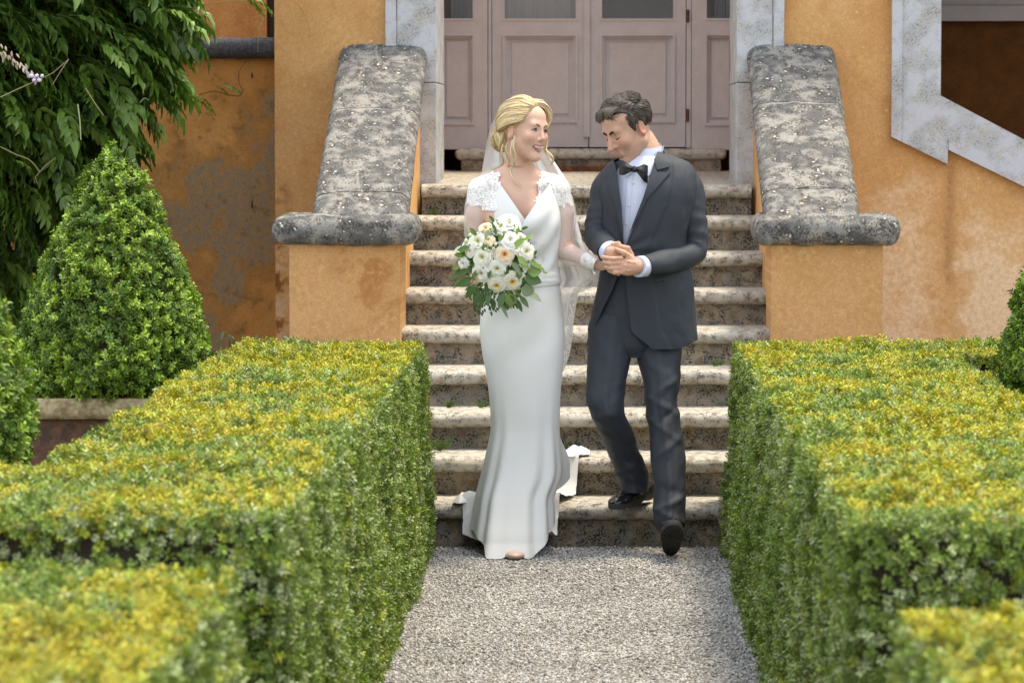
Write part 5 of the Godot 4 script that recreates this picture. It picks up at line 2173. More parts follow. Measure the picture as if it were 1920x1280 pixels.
func make_bouquet() -> void:
	var t := thing("bouquet", "round bouquet of ivory and apricot roses with loose green leaves", "bouquet")
	var c := P(936, 488, 0.33)
	var ivory := Color(0.88, 0.86, 0.76)
	var white := Color(0.90, 0.89, 0.85)
	var cream := Color(0.82, 0.75, 0.52)
	var green := Color(0.70, 0.74, 0.55)
	var kinds := {
		"ivory": rose_mesh(1, ivory, Color(0.74, 0.74, 0.46), 0.6),
		"white": rose_mesh(2, white, Color(0.80, 0.77, 0.62), 0.9),
		"apricot": rose_mesh(3, Color(0.82, 0.70, 0.54), Color(0.78, 0.42, 0.12), 0.7),
		"mint": rose_mesh(4, Color(0.82, 0.85, 0.76), Color(0.74, 0.68, 0.44), 0.5),
		"gold": rose_mesh(5, Color(0.88, 0.86, 0.74), Color(0.84, 0.58, 0.16), 0.9),
		"peach": rose_mesh(6, Color(0.84, 0.74, 0.55), Color(0.80, 0.58, 0.22), 0.6),
	}
	var list := [[903, 482, 18, "ivory"], [946, 477, 17, "apricot"], [932, 504, 16, "mint"], [931, 536, 15, "gold"], [961, 529, 17, "gold"], [955, 416, 21, "white"], [938, 424, 15, "ivory"], [910, 427, 13, "peach"], [895, 452, 19, "ivory"], [915, 449, 11, "peach"], [957, 449, 17, "white"], [988, 471, 17, "ivory"], [901, 513, 17, "white"], [867, 494, 11, "white"], [888, 524, 10, "apricot"], [976, 447, 13, "ivory"], [880, 470, 11, "ivory"], [968, 466, 9, "ivory"], [872, 460, 9, "white"]]
	var said := {"ivory": "ivory rose with a greenish heart", "white": "open white rose", "apricot": "apricot rose", "mint": "pale greenish rose", "gold": "cream rose with a golden heart", "peach": "small peach rose"}
	for q in list:
		var d := Vector2(q[0] - 936.0, q[1] - 488.0) / 82.0
		var z: float = 0.33 + 0.115 * sqrt(maxf(0.05, 1.0 - d.length_squared()))
		var o := part("rose", kinds[q[3]], mats.petal, t)
		var n := Vector3(d.x * 0.75, -d.y * 0.75, 0.85).normalized()
		var b := Basis.looking_at(-n, Vector3.UP).rotated(n, rng.randf() * TAU)
		var sc: float = q[2] / 480.0 * 1.0
		o.transform = Transform3D(b.scaled(Vector3.ONE * sc), P(q[0], q[1], z) - n * sc * 0.2)
		o.set_meta("label", said[q[3]])
	# buds
	for q in [[920, 460, 5], [926, 466, 5], [917, 470, 4], [929, 458, 5], [881, 441, 6], [874, 452, 7], [941, 440, 4], [923, 477, 4], [910, 467, 4]]:
		var m := MB.new()
		m.col = Color(0.62, 0.66, 0.40)
		m.ball(Vector3.ZERO, Vector3(0.8, 1.0, 0.8) * q[2] / 480.0 * 0.75, Basis(), 7, 9)
		part("bud", m.mesh(), mats.petal, t, P(q[0], q[1], 0.44))
	# leaves: pixel, direction in the picture, length in pixels, width, colour
	var g1 := Color(0.07, 0.13, 0.025)
	var g2 := Color(0.16, 0.25, 0.05)
	var g3 := Color(0.22, 0.28, 0.16)
	var gy := Color(0.30, 0.42, 0.10)
	var leaves := [[880, 462, -160, 28, 12, g1], [872, 466, -172, 22, 15, Color(0.45, 0.52, 0.36)], [893, 442, 125, 20, 10, g1], [916, 452, 95, 22, 15, g3], [935, 452, 60, 22, 12, g2], [912, 462, 165, 18, 9, g2], [962, 462, 35, 30, 12, gy], [880, 505, -160, 30, 12, g1], [884, 520, -150, 36, 13, g1], [890, 535, -125, 30, 14, g1], [880, 530, -170, 28, 12, g2], [896, 540, -100, 32, 15, g1], [905, 548, -95, 30, 14, g1], [918, 545, -100, 30, 13, g1], [945, 548, -110, 34, 14, g1], [955, 550, -80, 26, 24, g2], [950, 552, -60, 24, 20, g1], [978, 540, -20, 26, 26, g3], [985, 520, -15, 32, 24, g1], [990, 510, 5, 26, 22, g2], [988, 545, -35, 36, 13, Color(0.40, 0.42, 0.28)], [975, 555, -50, 28, 11, g1], [968, 560, -65, 28, 9, g1], [960, 490, -60, 26, 8, g3], [966, 492, -70, 28, 9, g3], [972, 480, -50, 26, 12, gy], [976, 490, -40, 22, 12, g2], [950, 560, -85, 22, 14, g1], [925, 560, -90, 24, 10, g1], [905, 470, 60, 16, 8, g2], [868, 480, 170, 18, 9, g2], [862, 500, 190, 16, 9, g2], [865, 510, -150, 26, 10, g1], [870, 522, -140, 28, 10, g2], [898, 505, 230, 24, 9, g1], [909, 498, -100, 20, 10, g1], [948, 500, -80, 22, 9, g1], [994, 490, -30, 30, 9, gy], [984, 450, 40, 20, 9, gy], [968, 440, 70, 18, 7, gy], [930, 440, 100, 20, 6, g1], [928, 432, 110, 18, 5, g1], [940, 566, -70, 34, 8, g3], [918, 505, -95, 18, 8, g1], [975, 505, -100, 22, 12, g2]]
	for q in leaves:
		var m := MB.new()
		m.col = q[5]
		var an := deg_to_rad(q[2])
		var d := Vector3(cos(an), sin(an), rng.randf_range(-0.1, 0.5)).normalized()
		var l: float = q[3] / 478.0
		var w: float = q[4] / 478.0
		var up := Vector3(rng.randf_range(-0.5, 0.5), rng.randf_range(-0.2, 0.7), 1.0).normalized()
		var s := d.cross(up).normalized()
		var n := s.cross(d)
		var prof := [[0.0, 0.05], [0.15, 0.33], [0.35, 0.5], [0.55, 0.48], [0.75, 0.34], [0.9, 0.16], [1.0, 0.0]]
		for p in prof:
			var mid: Vector3 = d * (l * p[0]) - n * (0.15 * l * p[0] * p[0])
			m.add(mid + s * w * p[1] + n * w * 0.18 * p[1])
			m.add(mid)
			m.add(mid - s * w * p[1] + n * w * 0.18 * p[1])
		m.rows(0, prof.size(), 3, false)
		var dd := Vector2(q[0] - 936.0, q[1] - 488.0) / 90.0
		part("leaf", m.mesh(), mats.vine, t, P(q[0], q[1], 0.34 + 0.095 * sqrt(maxf(0.02, 1.0 - dd.length_squared()))))
	# greenery that fills the dome, stalks, and a trailing sprig
	var fill := MB.new()
	var r := RandomNumberGenerator.new()
	r.seed = 8
	for k in 300:
		var a := r.randf() * TAU
		var e := sqrt(r.randf()) * 0.98
		var p := c + Vector3(cos(a) * e * 0.145, sin(a) * e * 0.165, 0.02 + 0.045 * sqrt(1.0 - e * e))
		fill.col = g1.lerp(g2, r.randf())
		leaf(fill, p, Vector3(r.randf() - 0.5, r.randf() - 0.5, r.randf() * 0.7), Vector3(r.randf() - 0.5, 0.3, 1), 0.04, 0.015, 0.15)
	for k in 70:
		var p := P(915 - 8.0 * (k % 5) + r.randf() * 10.0, 535 + k * 0.75, 0.40) + Vector3(r.randf() - 0.5, 0, r.randf() - 0.5) * 0.03
		fill.col = Color(0.04, 0.075, 0.02)
		leaf(fill, p, Vector3(r.randf() - 0.5, -0.6, r.randf() - 0.2), Vector3(r.randf() - 0.5, 0.3, 1), 0.018, 0.009, 0.1)
	for k in 26:
		var u := k / 25.0
		fill.col = Color(0.28, 0.42, 0.08)
		fill.ball(P(lerpf(985, 1022, u), lerpf(490, 510, u * u), 0.40) + Vector3(r.randf() - 0.5, r.randf() - 0.5, 0) * 0.012, Vector3.ONE * 0.0045, Basis(), 4, 6)
	part("greenery", fill.mesh(), mats.vine, t)
	var st := MB.new()
	st.col = Color(0.09, 0.13, 0.04)
	for k in 14:
		var a := k * 2.4
		var off := Vector3(cos(a), 0, sin(a)) * 0.016
		st.tube([c + Vector3(0, 0.0, 0.02) + off * 1.8, P(945, 530, 0.33) + off, P(950 + (k % 4) * 6, 568 + (k % 3) * 5, 0.35) + off * 1.2], [0.003, 0.0035, 0.003], 5)
	part("stalks", st.mesh(), mats.vc, t)
	var rb := MB.new()
	rb.tube([P(944, 515, 0.33), P(946, 545, 0.335)], [0.024, 0.023], 16)
	part("ribbon", rb.mesh(), mats.crepe, t)


func make_people() -> void:
	make_bride()
	make_bouquet()
	make_groom()


# a flat piece of cloth laid on the front of the jacket: pixel outline, lifted by out
func applique(m: MB, rg: Rings, pix: Array, out: float, z0: float, thick := 0.003) -> void:
	var pl := PackedVector2Array()
	for k in range(0, pix.size(), 2):
		var w := P(pix[k], pix[k + 1], z0)
		pl.append(Vector2(w.x, w.y))
	# split long edges so that the piece follows the curve
	var fine := PackedVector2Array()
	for k in pl.size():
		var a := pl[k]
		var b := pl[(k + 1) % pl.size()]
		var n := maxi(1, int(a.distance_to(b) / 0.012))
		for q in n:
			fine.append(a.lerp(b, float(q) / n))
	var lo := fine[0]
	var hi := fine[0]
	for p in fine:
		lo = lo.min(p)
		hi = hi.max(p)
	# strips of small cells cut by the outline
	var step := 0.010
	var y := lo.y
	while y < hi.y:
		var x := lo.x
		while x < hi.x:
			var cell := PackedVector2Array([Vector2(x, y), Vector2(x + step, y), Vector2(x + step, y + step), Vector2(x, y + step)])
			for piece in Geometry2D.intersect_polygons(cell, fine):
				var tr := Geometry2D.triangulate_polygon(piece)
				var f := m.v.size()
				for p in piece:
					m.add(rg.front(p.x, p.y, out))
				for k in range(0, tr.size(), 3):
					var cw: bool = (piece[tr[k + 1]] - piece[tr[k]]).cross(piece[tr[k + 2]] - piece[tr[k]]) < 0.0
					if cw:
						m.tri(f + tr[k], f + tr[k + 1], f + tr[k + 2])
					else:
						m.tri(f + tr[k], f + tr[k + 2], f + tr[k + 1])
			x += step
		y += step
	# the turned edge
	var f2 := m.v.size()
	for p in fine:
		m.add(rg.front(p.x, p.y, out))
		m.add(rg.front(p.x, p.y, out - thick - 0.003))
	m.rows(f2, fine.size(), 2, false)


# a sleeve: tube along points with folds that gather inside the bend
func sleeve(pts: Array, radii: Array, seed_: int, bend: float) -> ArrayMesh:
	var m := MB.new()
	var n := 60
	var path := arc(pts, n)
	var nn := noise(seed_, 14.0, 3)
	var side := Vector3.ZERO
	var sides := 28
	var mid: Vector3 = pts[1] if pts.size() == 3 else pts[2]
	for k in n:
		var u := float(k) / (n - 1)
		var t: Vector3 = (path[mini(k + 1, n - 1)] - path[maxi(k - 1, 0)]).normalized()
		if side == Vector3.ZERO:
			side = t.cross(Vector3(0, 0, 1)).normalized()
		side = (side - t * side.dot(t)).normalized()
		var up := side.cross(t)
		var seg := u * (radii.size() - 1)
		var rr: float = lerpf(radii[int(seg)], radii[mini(int(seg) + 1, radii.size() - 1)], seg - int(seg))
		for j in sides:
			var a := TAU * j / sides
			var d := side * cos(a) + up * sin(a)
			var near := exp(-pow((u - bend) / 0.16, 2.0))
			var fold := 0.0065 * near * (0.5 - absf(sin(u * 38.0 + 1.3 * sin(a + seed_) + a * 0.5)))
			fold += 0.004 * nn.get_noise_3dv(path[k] * 1.0 + d * 0.06)
			fold += 0.003 * sin(u * 34.0 + a * 2.0 + seed_) * sstep(0.5, 0.95, u)
			m.add(path[k] + d * (rr + fold))
	m.rows(0, n, sides, true)
	# the opening of the cuff, turned in
	var f := m.v.size()
	for j in sides:
		m.add(m.v[(n - 1) * sides + j].lerp(path[n - 1], 0.10))
	for j in sides:
		m.add(m.v[(n - 1) * sides + j].lerp(path[n - 1], 0.12) - (path[n - 1] - path[n - 2]).normalized() * 0.04)
	for j in sides:
		m.quad((n - 1) * sides + j, (n - 1) * sides + (j + 1) % sides, f + (j + 1) % sides, f + j)
	m.rows(f, 2, sides, true)
	return m.mesh()


func trouser_leg(tab: Array, seed_: int, folds: Array) -> ArrayMesh:
	var rg := rings(tab, 0.92)
	var m := MB.new()
	var n := 130
	var cols := 48
	var nn := noise(seed_, 9.0, 3)
	for k in n + 1:
		var y := lerpf(rg.ys[0], rg.ys[-1], float(k) / n)
		for j in cols:
			var a := TAU * j / cols
			var out := 0.003 * nn.get_noise_3d(cos(a) * 0.12, y, sin(a) * 0.12) * 1.5
			for q in folds:
				# a fold: height, slope across the leg, width, depth
				var d: float = y - (q[0] + q[1] * cos(a))
				out += 0.6 * q[3] * exp(-d * d / (q[2] * q[2])) * (0.35 + 0.65 * maxf(0.0, sin(a + q[4])))
			# pressed crease down the front
			out += 0.010 * exp(-pow((a - PI * 0.5) / 0.13, 2.0))
			m.add(rg.point(y, a, out))
	m.rows(0, n + 1, cols, true)
	var f := m.v.size()
	for j in cols:
		m.add(m.v[n * cols + j])
	for j in cols:
		var q := rg.at(rg.ys[-1])
		m.add(m.v[n * cols + j].lerp(Vector3(q[0], rg.ys[-1], q[2]), 0.08) + Vector3(0, 0.05, 0))
	m.rows(f, 2, cols, true)
	return m.mesh()


# a loafer from heel to toe in its own axes: toe along +z, sole down
func shoe(t: Node, tr: Transform3D) -> void:
	var up := MB.new()
	var prof := [[-0.135, 0.010, 0.012, 0.050], [-0.125, 0.030, 0.020, 0.085], [-0.09, 0.037, 0.022, 0.092], [-0.04, 0.037, 0.022, 0.080], [0.0, 0.040, 0.022, 0.072], [0.05, 0.046, 0.022, 0.060], [0.09, 0.047, 0.022, 0.048], [0.12, 0.041, 0.022, 0.040], [0.14, 0.028, 0.022, 0.034], [0.148, 0.012, 0.022, 0.028]]
	var n := 18
	for q in prof:
		for k in n:
			var a := PI * k / (n - 1)
			up.add(tr * Vector3(cos(a) * q[1], q[2] + (q[3] - q[2]) * pow(sin(a), 0.7), q[0]))
	up.rows(0, prof.size(), n, false, true)
	# apron seam
	var seam := []
	for k in 21:
		var a := PI * k / 20.0
		seam.append(tr * Vector3(cos(a) * 0.030, 0.058 - 0.010 * sin(a), 0.045 + 0.060 * sin(a)))
	var sr := []
	for k in 21:
		sr.append(0.0022)
	up.tube(seam, sr, 5)
	# strap across the instep
	var f := up.v.size()
	for k in 15:
		var a := PI * k / 14.0
		for e in [0.015, 0.042]:
			up.add(tr * Vector3(cos(a) * 0.045, 0.024 + 0.049 * pow(sin(a), 0.7) - (e - 0.015) * 0.25, e))
	up.rows(f, 15, 2, false)
	part("shoe", up.mesh(), mats.leather, t)
	var so := MB.new()
	var ring := []
	for k in 40:
		var a := TAU * k / 40
		var z := sin(a) * 0.152 + 0.004
		var w := 0.040 + 0.011 * sstep(-0.05, 0.08, z)
		ring.append(Vector3(cos(a) * w * pow(absf(cos(a)), -0.25) if absf(cos(a)) > 0.02 else 0.0, 0, z))
	var cz := Vector3(0, 0, 0.004)
	for lv in [[0.024, 0.985], [0.022, 1.0], [0.004, 1.0], [0.0, 0.97]]:
		for p in ring:
			var arch := 0.010 * exp(-pow((p.z + 0.035) / 0.022, 2.0)) if lv[0] < 0.01 else 0.0
			so.add(tr * Vector3(p.x * lv[1], lv[0] + arch, p.z * lv[1]))
	so.rows(0, 4, 40, true, true)
	var c := so.add(tr * Vector3(0, 0.008, 0.004))
	for k in 40:
		so.tri(c, 120 + k, 120 + (k + 1) % 40)
	# studs of the tread
	for i in 6:
		for j in 4:
			var p := Vector3((j - 1.5) * 0.019 + (0.009 if i % 2 else 0.0) - 0.0045, -0.001, 0.018 + i * 0.020)
			if absf(p.x) < 0.040:
				so.ball(tr * p, Vector3(0.006, 0.004, 0.006), tr.basis, 4, 7)
	for j in 3:
		so.ball(tr * Vector3((j - 1) * 0.02, -0.001, -0.10), Vector3(0.007, 0.004, 0.02), tr.basis, 4, 7)
	part("sole", so.mesh(), mats.rubber, t)


func make_groom() -> void:
	var t := thing("person", "man in charcoal dinner suit and black bow tie looking down, hands clasped", "person")
	var Z := 0.04
	var skin := Color(0.55, 0.335, 0.24)
	var body := MB.new()
	var f := Field.new(Vector3(-0.06, 0.1, -0.20), Vector3(0.58, 1.70, 0.45), 0.016)
	var neck := P(1208, 290, Z - 0.035)
	f.cap(P(1200, 262, Z - 0.03), neck, 0.058, 0.060, 0.03)
	f.cap(neck, P(1210, 330, Z - 0.03), 0.062, 0.08, 0.05)
	f.ell(P(1212, 400, Z), Vector3(0.13, 0.20, 0.08), 0.05)
	f.ell(P(1205, 560, Z), Vector3(0.12, 0.14, 0.075), 0.05)
	f.cap(P(1160, 600, Z), P(1138, 770, Z + 0.13), 0.06, 0.05, 0.03)
	f.cap(P(1138, 770, Z + 0.13), P(1195, 915, Z - 0.02), 0.045, 0.035, 0.03)
	f.cap(P(1240, 600, Z), P(1243, 780, Z + 0.10), 0.06, 0.05, 0.03)
	f.cap(P(1243, 780, Z + 0.10), P(1257, 985, Z + 0.24), 0.045, 0.035, 0.03)
	var sR := P(1146, 338, Z - 0.01)
	var sL := P(1292, 350, Z - 0.01)
	f.cap(P(1210, 345, Z), sR, 0.05, 0.045, 0.04)
	f.cap(P(1210, 345, Z), sL, 0.05, 0.045, 0.04)
	var armR := [P(1172, 312, Z - 0.03), P(1140, 350, Z - 0.02), P(1132, 385, Z - 0.01), P(1120, 440, Z + 0.03), P(1143, 471, Z + 0.205)]
	var armL := [P(1262, 318, Z - 0.03), P(1291, 350, Z - 0.02), P(1298, 400, Z - 0.005), P(1298, 474, Z + 0.03), P(1207, 499, Z + 0.245)]
	for arm in [armR, armL]:
		var ap := arc(arm, 15)
		for k in range(2, 14):
			f.cap(ap[k], ap[k + 1], 0.027, 0.027, 0.01)
	var look := Look.new()
	look.base = skin
	f.net(body, 0.0, look)
	# clasped hands
	var h := Field.new(P(1118, 530, 0.30) + Vector3(0, 0, -0.07), P(1212, 445, 0.30) + Vector3(0, 0, 0.12), 0.0038)
	var hand_look := Look.new()
	hand_look.base = Color(skin.r * 1.05, skin.g * 1.0, skin.b * 0.98)
	# his right hand, the one inside
	h.cap(P(1141, 474, 0.26), P(1150, 476, 0.30), 0.028, 0.026, 0.02)
	h.ell(P(1153, 474, 0.305), Vector3(0.038, 0.028, 0.022), 0.015, Basis.from_euler(Vector3(0, 0.2, -0.2)))
	for k in 4:
		var b := P(1160 + k * 2.0, 461 + k * 7.0, 0.318 - k * 0.004)
		var md := P(1178 + k * 1.0, 465 + k * 6.5, 0.322 - k * 0.004)
		h.cap(b, md, 0.0095, 0.0090, 0.006)
		h.cap(md, P(1186 - k * 1.5, 478 + k * 5.0, 0.302), 0.0090, 0.0078, 0.004)
	h.cap(P(1150, 458, 0.305), P(1160, 456, 0.315), 0.010, 0.009, 0.006)
	# his left hand, laid over it from the other side
	h.cap(P(1201, 499, 0.31), P(1188, 499, 0.33), 0.027, 0.030, 0.02)
	h.ell(P(1178, 500, 0.340), Vector3(0.043, 0.036, 0.021), 0.015, Basis.from_euler(Vector3(0, 0.1, 0.15)))
	var fb := [[1162, 484], [1160, 493], [1161, 502], [1166, 510]]
	var fm := [[1147, 485], [1144, 494], [1146, 503], [1153, 511]]
	var ft := [[1131, 482], [1132, 491], [1135, 500], [1142, 507]]
	for k in 4:
		h.cap(P(fb[k][0], fb[k][1], 0.346), P(fm[k][0], fm[k][1], 0.352), 0.0098, 0.0092, 0.005)
		h.cap(P(fm[k][0], fm[k][1], 0.352), P(ft[k][0], ft[k][1], 0.328), 0.0092, 0.0078, 0.003)
		# knuckle
		h.ell(P(fb[k][0] + 3, fb[k][1], 0.352), Vector3(0.0095, 0.0085, 0.008), 0.006)
	h.cap(P(1186, 484, 0.338), P(1171, 474, 0.346), 0.0115, 0.0105, 0.010)
	h.cap(P(1171, 474, 0.346), P(1155, 467, 0.338), 0.0105, 0.0085, 0.005)
	# veins
	for a in [[1192, 492, 1172, 489], [1188, 500, 1170, 497], [1176, 498, 1170, 508], [1190, 506, 1176, 508]]:
		h.cap(P(a[0], a[1], 0.360), P(a[2], a[3], 0.362), 0.0022, 0.002, 0.004)
	h.net(body, 0.0, hand_look)
	var ht := Transform3D(basis_of(-52, 27, 4, 1.01), P(1177, 242, Z + 0.01))
	head_mesh(body, ht, true, 0.0034, skin)
	part("body", body.mesh(), mats.skin, t)
	groom_hair(t, ht)

	# shirt front and collar
	var sh := rings([[292, 1178, 1238, Z - 0.03, 0.075], [305, 1165, 1256, Z - 0.02, 0.085], [330, 1150, 1280, Z - 0.01, 0.100], [400, 1140, 1286, Z, 0.112], [470, 1140, 1284, Z, 0.108], [530, 1142, 1290, Z, 0.104]])
	var sm := MB.new()
	for r in 41:
		var y := lerpf(sh.ys[0], sh.ys[-1], r / 40.0)
		for k in 49:
			var a := PI * k / 48.0
			sm.add(sh.point(y, a, 0.0012 * sin(a * 60.0 + y * 30.0)))
	sm.rows(0, 41, 49, false)
	# placket
	applique(sm, sh, [1178, 318, 1187, 318, 1178, 450, 1168, 450], 0.004, Z + 0.1)
	part("shirt", sm.mesh(), mats.shirt, t)
	for q in [[1187, 343], [1180, 385], [1175, 420]]:
		var bm := MB.new()
		var w := P(q[0], q[1], Z + 0.11)
		bm.ball(sh.front(w.x, w.y, 0.006), Vector3(0.0055, 0.0055, 0.0022), Basis(), 5, 10)
		part("shirt_button", bm.mesh(), mats.shirt, t)
	# collar: a stand that rises to the nape and two folded points
	var cm := MB.new()
	for r in 9:
		for k in 41:
			var a := TAU * k / 40.0
			var v := r / 8.0
			var lift := 0.5 - 0.5 * sin(a)
			var top: Vector3 = P(lerpf(1207, 1209, v), lerpf(312, 312 - 34 - 14.0 * lift, v), Z - 0.03)
			cm.add(Vector3(top.x + cos(a) * lerpf(0.080, 0.068, v), top.y, Z - 0.03 + sin(a) * lerpf(0.082, 0.066, v)))
	cm.rows(0, 9, 41, false, true)
	applique(cm, sh, [1222, 296, 1246, 272, 1243, 292, 1216, 330, 1207, 322], 0.012, Z + 0.06)
	applique(cm, sh, [1186, 308, 1196, 312, 1176, 330, 1166, 318], 0.010, Z + 0.06)
	part("collar", cm.mesh(), mats.shirt, t)
	# bow tie
	var bt := MB.new()
	for s in [-1.0, 1.0]:
		var f0 := bt.v.size()
		for i in 11:
			var u := i / 10.0
			for j in 9:
				var v := (j / 8.0 - 0.5) * 2.0
				var hh := lerpf(0.010, 0.036 if s > 0 else 0.030, sstep(0.0, 0.8, u))
				var base := P(1190, 317, Z + 0.125)
				var puff := 0.016 * sin(PI * u) * (1.0 - v * v * 0.6) + 0.004 * sin(v * 6.0) * (1.0 - u)
				bt.add(base + Vector3(s * (0.004 + (0.050 if s > 0 else 0.058) * u), v * hh - s * 0.010 * u - 0.012 * u * (1.0 if s > 0 else 0.2), puff - (0.028 if s > 0 else 0.012) * u * u))
		bt.rows(f0, 11, 9, false, s > 0)
	bt.ball(P(1190, 317, Z + 0.132), Vector3(0.010, 0.014, 0.010), Basis(), 8, 10)
	part("bow_tie", bt.mesh(), mats.satin, t)

	# trousers
	var tr_top := trouser_leg([[495, 1136, 1288, Z, 0.107], [530, 1130, 1284, Z, 0.109], [560, 1120, 1276, Z, 0.109], [600, 1110, 1270, Z, 0.110], [628, 1104, 1276, Z, 0.108], [652, 1103, 1277, Z + 0.005, 0.100], [668, 1120, 1262, Z + 0.005, 0.085]], 41, [])
	part("trouser_seat", tr_top, mats.wool, t)
	var legR := trouser_leg([[572, 1122, 1188, Z, 0.080], [600, 1107, 1194, Z, 0.100], [640, 1103, 1190, Z + 0.02, 0.100], [709, 1101, 1176, Z + 0.08, 0.098], [757, 1101, 1170, Z + 0.13, 0.092], [778, 1110, 1173, Z + 0.13, 0.088], [812, 1123, 1188, Z + 0.08, 0.085], [846, 1138, 1198, Z + 0.03, 0.085], [881, 1152, 1214, Z - 0.01, 0.088], [905, 1161, 1217, Z - 0.03, 0.090], [920, 1165, 1217, Z - 0.03, 0.092]], 42,
		[[0.50, -0.05, 0.020, 0.010, 0.4], [0.44, -0.06, 0.016, 0.009, 0.2], [0.37, -0.03, 0.014, -0.009, 0.0], [0.56, 0.02, 0.018, 0.008, -0.5], [0.29, -0.02, 0.012, 0.009, -0.3], [0.335, 0.03, 0.012, 0.008, -0.4], [0.62, 0.06, 0.03, -0.008, 0.3], [0.78, -0.12, 0.03, 0.008, 0.2]])
	part("trouser_leg", legR, mats.wool, t)
	var legL := trouser_leg([[572, 1192, 1262, Z, 0.080], [600, 1187, 1273, Z, 0.100], [650, 1190, 1278, Z + 0.01, 0.100], [709, 1204, 1275, Z + 0.06, 0.095], [757, 1211, 1270, Z + 0.10, 0.088], [778, 1212, 1274, Z + 0.115, 0.086], [812, 1217, 1278, Z + 0.14, 0.084], [846, 1219, 1285, Z + 0.165, 0.084], [881, 1222, 1286, Z + 0.19, 0.084], [915, 1226, 1286, Z + 0.215, 0.086], [950, 1226, 1286, Z + 0.24, 0.090], [975, 1226, 1285, Z + 0.255, 0.092], [992, 1232, 1283, Z + 0.26, 0.085]], 43,
		[[0.66, 0.05, 0.018, 0.010, -0.6], [0.60, -0.04, 0.016, 0.010, 0.3], [0.55, 0.04, 0.014, -0.009, 0.0], [0.50, -0.05, 0.016, 0.010, -0.4], [0.43, 0.05, 0.016, 0.008, 0.4], [0.22, 0.03, 0.014, 0.010, 0.0], [0.17, -0.03, 0.014, 0.011, 0.0], [0.27, -0.02, 0.018, -0.008, 0.3], [0.74, -0.08, 0.03, 0.007, 0.5]])
	part("trouser_leg", legL, mats.wool, t)

	# jacket: one cloth from front edge round the back to the other front edge
	var jk := rings([[282, 1196, 1240, Z - 0.04, 0.075], [292, 1172, 1262, Z - 0.035, 0.092], [302, 1148, 1286, Z - 0.03, 0.104], [316, 1134, 1300, Z - 0.025, 0.116], [340, 1128, 1306, Z - 0.01, 0.126], [400, 1128, 1298, Z, 0.134], [450, 1130, 1288, Z, 0.128], [490, 1128, 1290, Z, 0.122], [525, 1124, 1298, Z, 0.122], [560, 1117, 1301, Z, 0.126], [600, 1109, 1304, Z, 0.130], [640, 1103, 1307, Z, 0.132], [655, 1102, 1307, Z, 0.132]], 0.80)
	var jm := MB.new()
	var button := P(1172, 470, Z + 0.12)
	var rows_n := 110
	var jc := 90
	var jn := noise(951, 6.0, 3)
	for side in 2:
		var first := jm.v.size()
		for r in rows_n + 1:
			var u := float(r) / rows_n
			for k in jc + 1:
				var v := float(k) / jc
				# hem: rounded front corner, level round the back
				var yb := lerpf(jk.ys[-1], jk.ys[-2], 0.3)
				if side == 0:
					yb = lerpf(P(1106, 632, Z).y, yb + 0.015, sstep(0.0, 0.3, v))
				else:
					yb = yb + 0.030 * sstep(0.12, 0.42, v)
				var y := lerpf(jk.ys[0], yb, u)
				# front edge in pixels at this height
				var ex := 0.0
				if y > button.y:
					var w := clampf((y - button.y) / (P(0, 300, Z).y - button.y), 0.0, 1.2)
					ex = lerpf(button.x, P(1152, 300, Z + 0.1).x, w) if side == 0 else lerpf(button.x, P(1238, 300, Z + 0.1).x, pow(w, 1.05))
				else:
					var w := clampf((button.y - y) / (button.y - jk.ys[-1]), 0.0, 1.0)
					if side == 0:
						ex = lerpf(button.x - 0.012, P(1104, 630, Z).x, sstep(0.12, 1.0, w) * 0.75 + w * 0.25)
					else:
						ex = lerpf(button.x, P(1188, 610, Z + 0.1).x, pow(w, 1.2)) + 0.075 * pow(sstep(0.72, 1.0, w), 1.6)
				var a0 := jk.angle(y, ex)
				var a1 := TAU - PI * 0.5 if side == 0 else -PI * 0.5
				var a := lerpf(a0, a1, v)
				var fold := 0.0035 * jn.get_noise_3d(cos(a) * 0.5, y * 1.6, sin(a) * 0.5)
				# pull lines from the button
				if sin(a) > 0.0:
					var db := Vector2(jk.point(y, a).x - button.x, y - button.y)
					fold += 0.0035 * sin(atan2(db.y, db.x) * 9.0) * exp(-pow((db.length() - 0.09) / 0.07, 2.0))
				jm.add(jk.point(y, a, 0.004 + fold + (0.005 if side == 1 and v < 0.12 else 0.0)))
		jm.rows(first, rows_n + 1, jc + 1, false, side == 0)
	part("jacket", jm.mesh(), mats.wool, t)
	# lapels, collar, pocket
	var lm := MB.new()
	applique(lm, jk, [1172, 462, 1180, 440, 1213, 372, 1252, 328, 1258, 322, 1232, 322, 1233, 300, 1241, 283, 1228, 300, 1205, 372, 1186, 420], 0.017, Z + 0.1)
	part("lapel", lm.mesh(), mats.wool, t)
	var lm2 := MB.new()
	applique(lm2, jk, [1170, 462, 1160, 410, 1148, 370, 1136, 336, 1142, 320, 1152, 302, 1158, 330, 1166, 390], 0.016, Z + 0.1)
	part("lapel", lm2.mesh(), mats.wool, t)
	var lm3 := MB.new()
	applique(lm3, jk, [1233, 318, 1256, 312, 1252, 296, 1243, 284, 1234, 285, 1226, 300], 0.020, Z + 0.1)
	var cf0 := lm3.v.size()
	for r in 7:
		for k in 33:
			var a := lerpf(-PI - 0.25, 0.45, k / 32.0)
			var v := r / 6.0
			var lift := clampf(0.55 - 0.55 * sin(a), 0.0, 1.0)
			var y := P(1209, lerpf(316, 298 - 22.0 * lift, v), Z - 0.03).y
			lm3.add(Vector3(P(1210, 300, Z - 0.03).x + cos(a) * lerpf(0.104, 0.078, v), y, Z - 0.035 + sin(a) * lerpf(0.10, 0.076, v)))
	lm3.rows(cf0, 7, 33, false, true)
	part("jacket_collar", lm3.mesh(), mats.wool, t)
	var pk := MB.new()
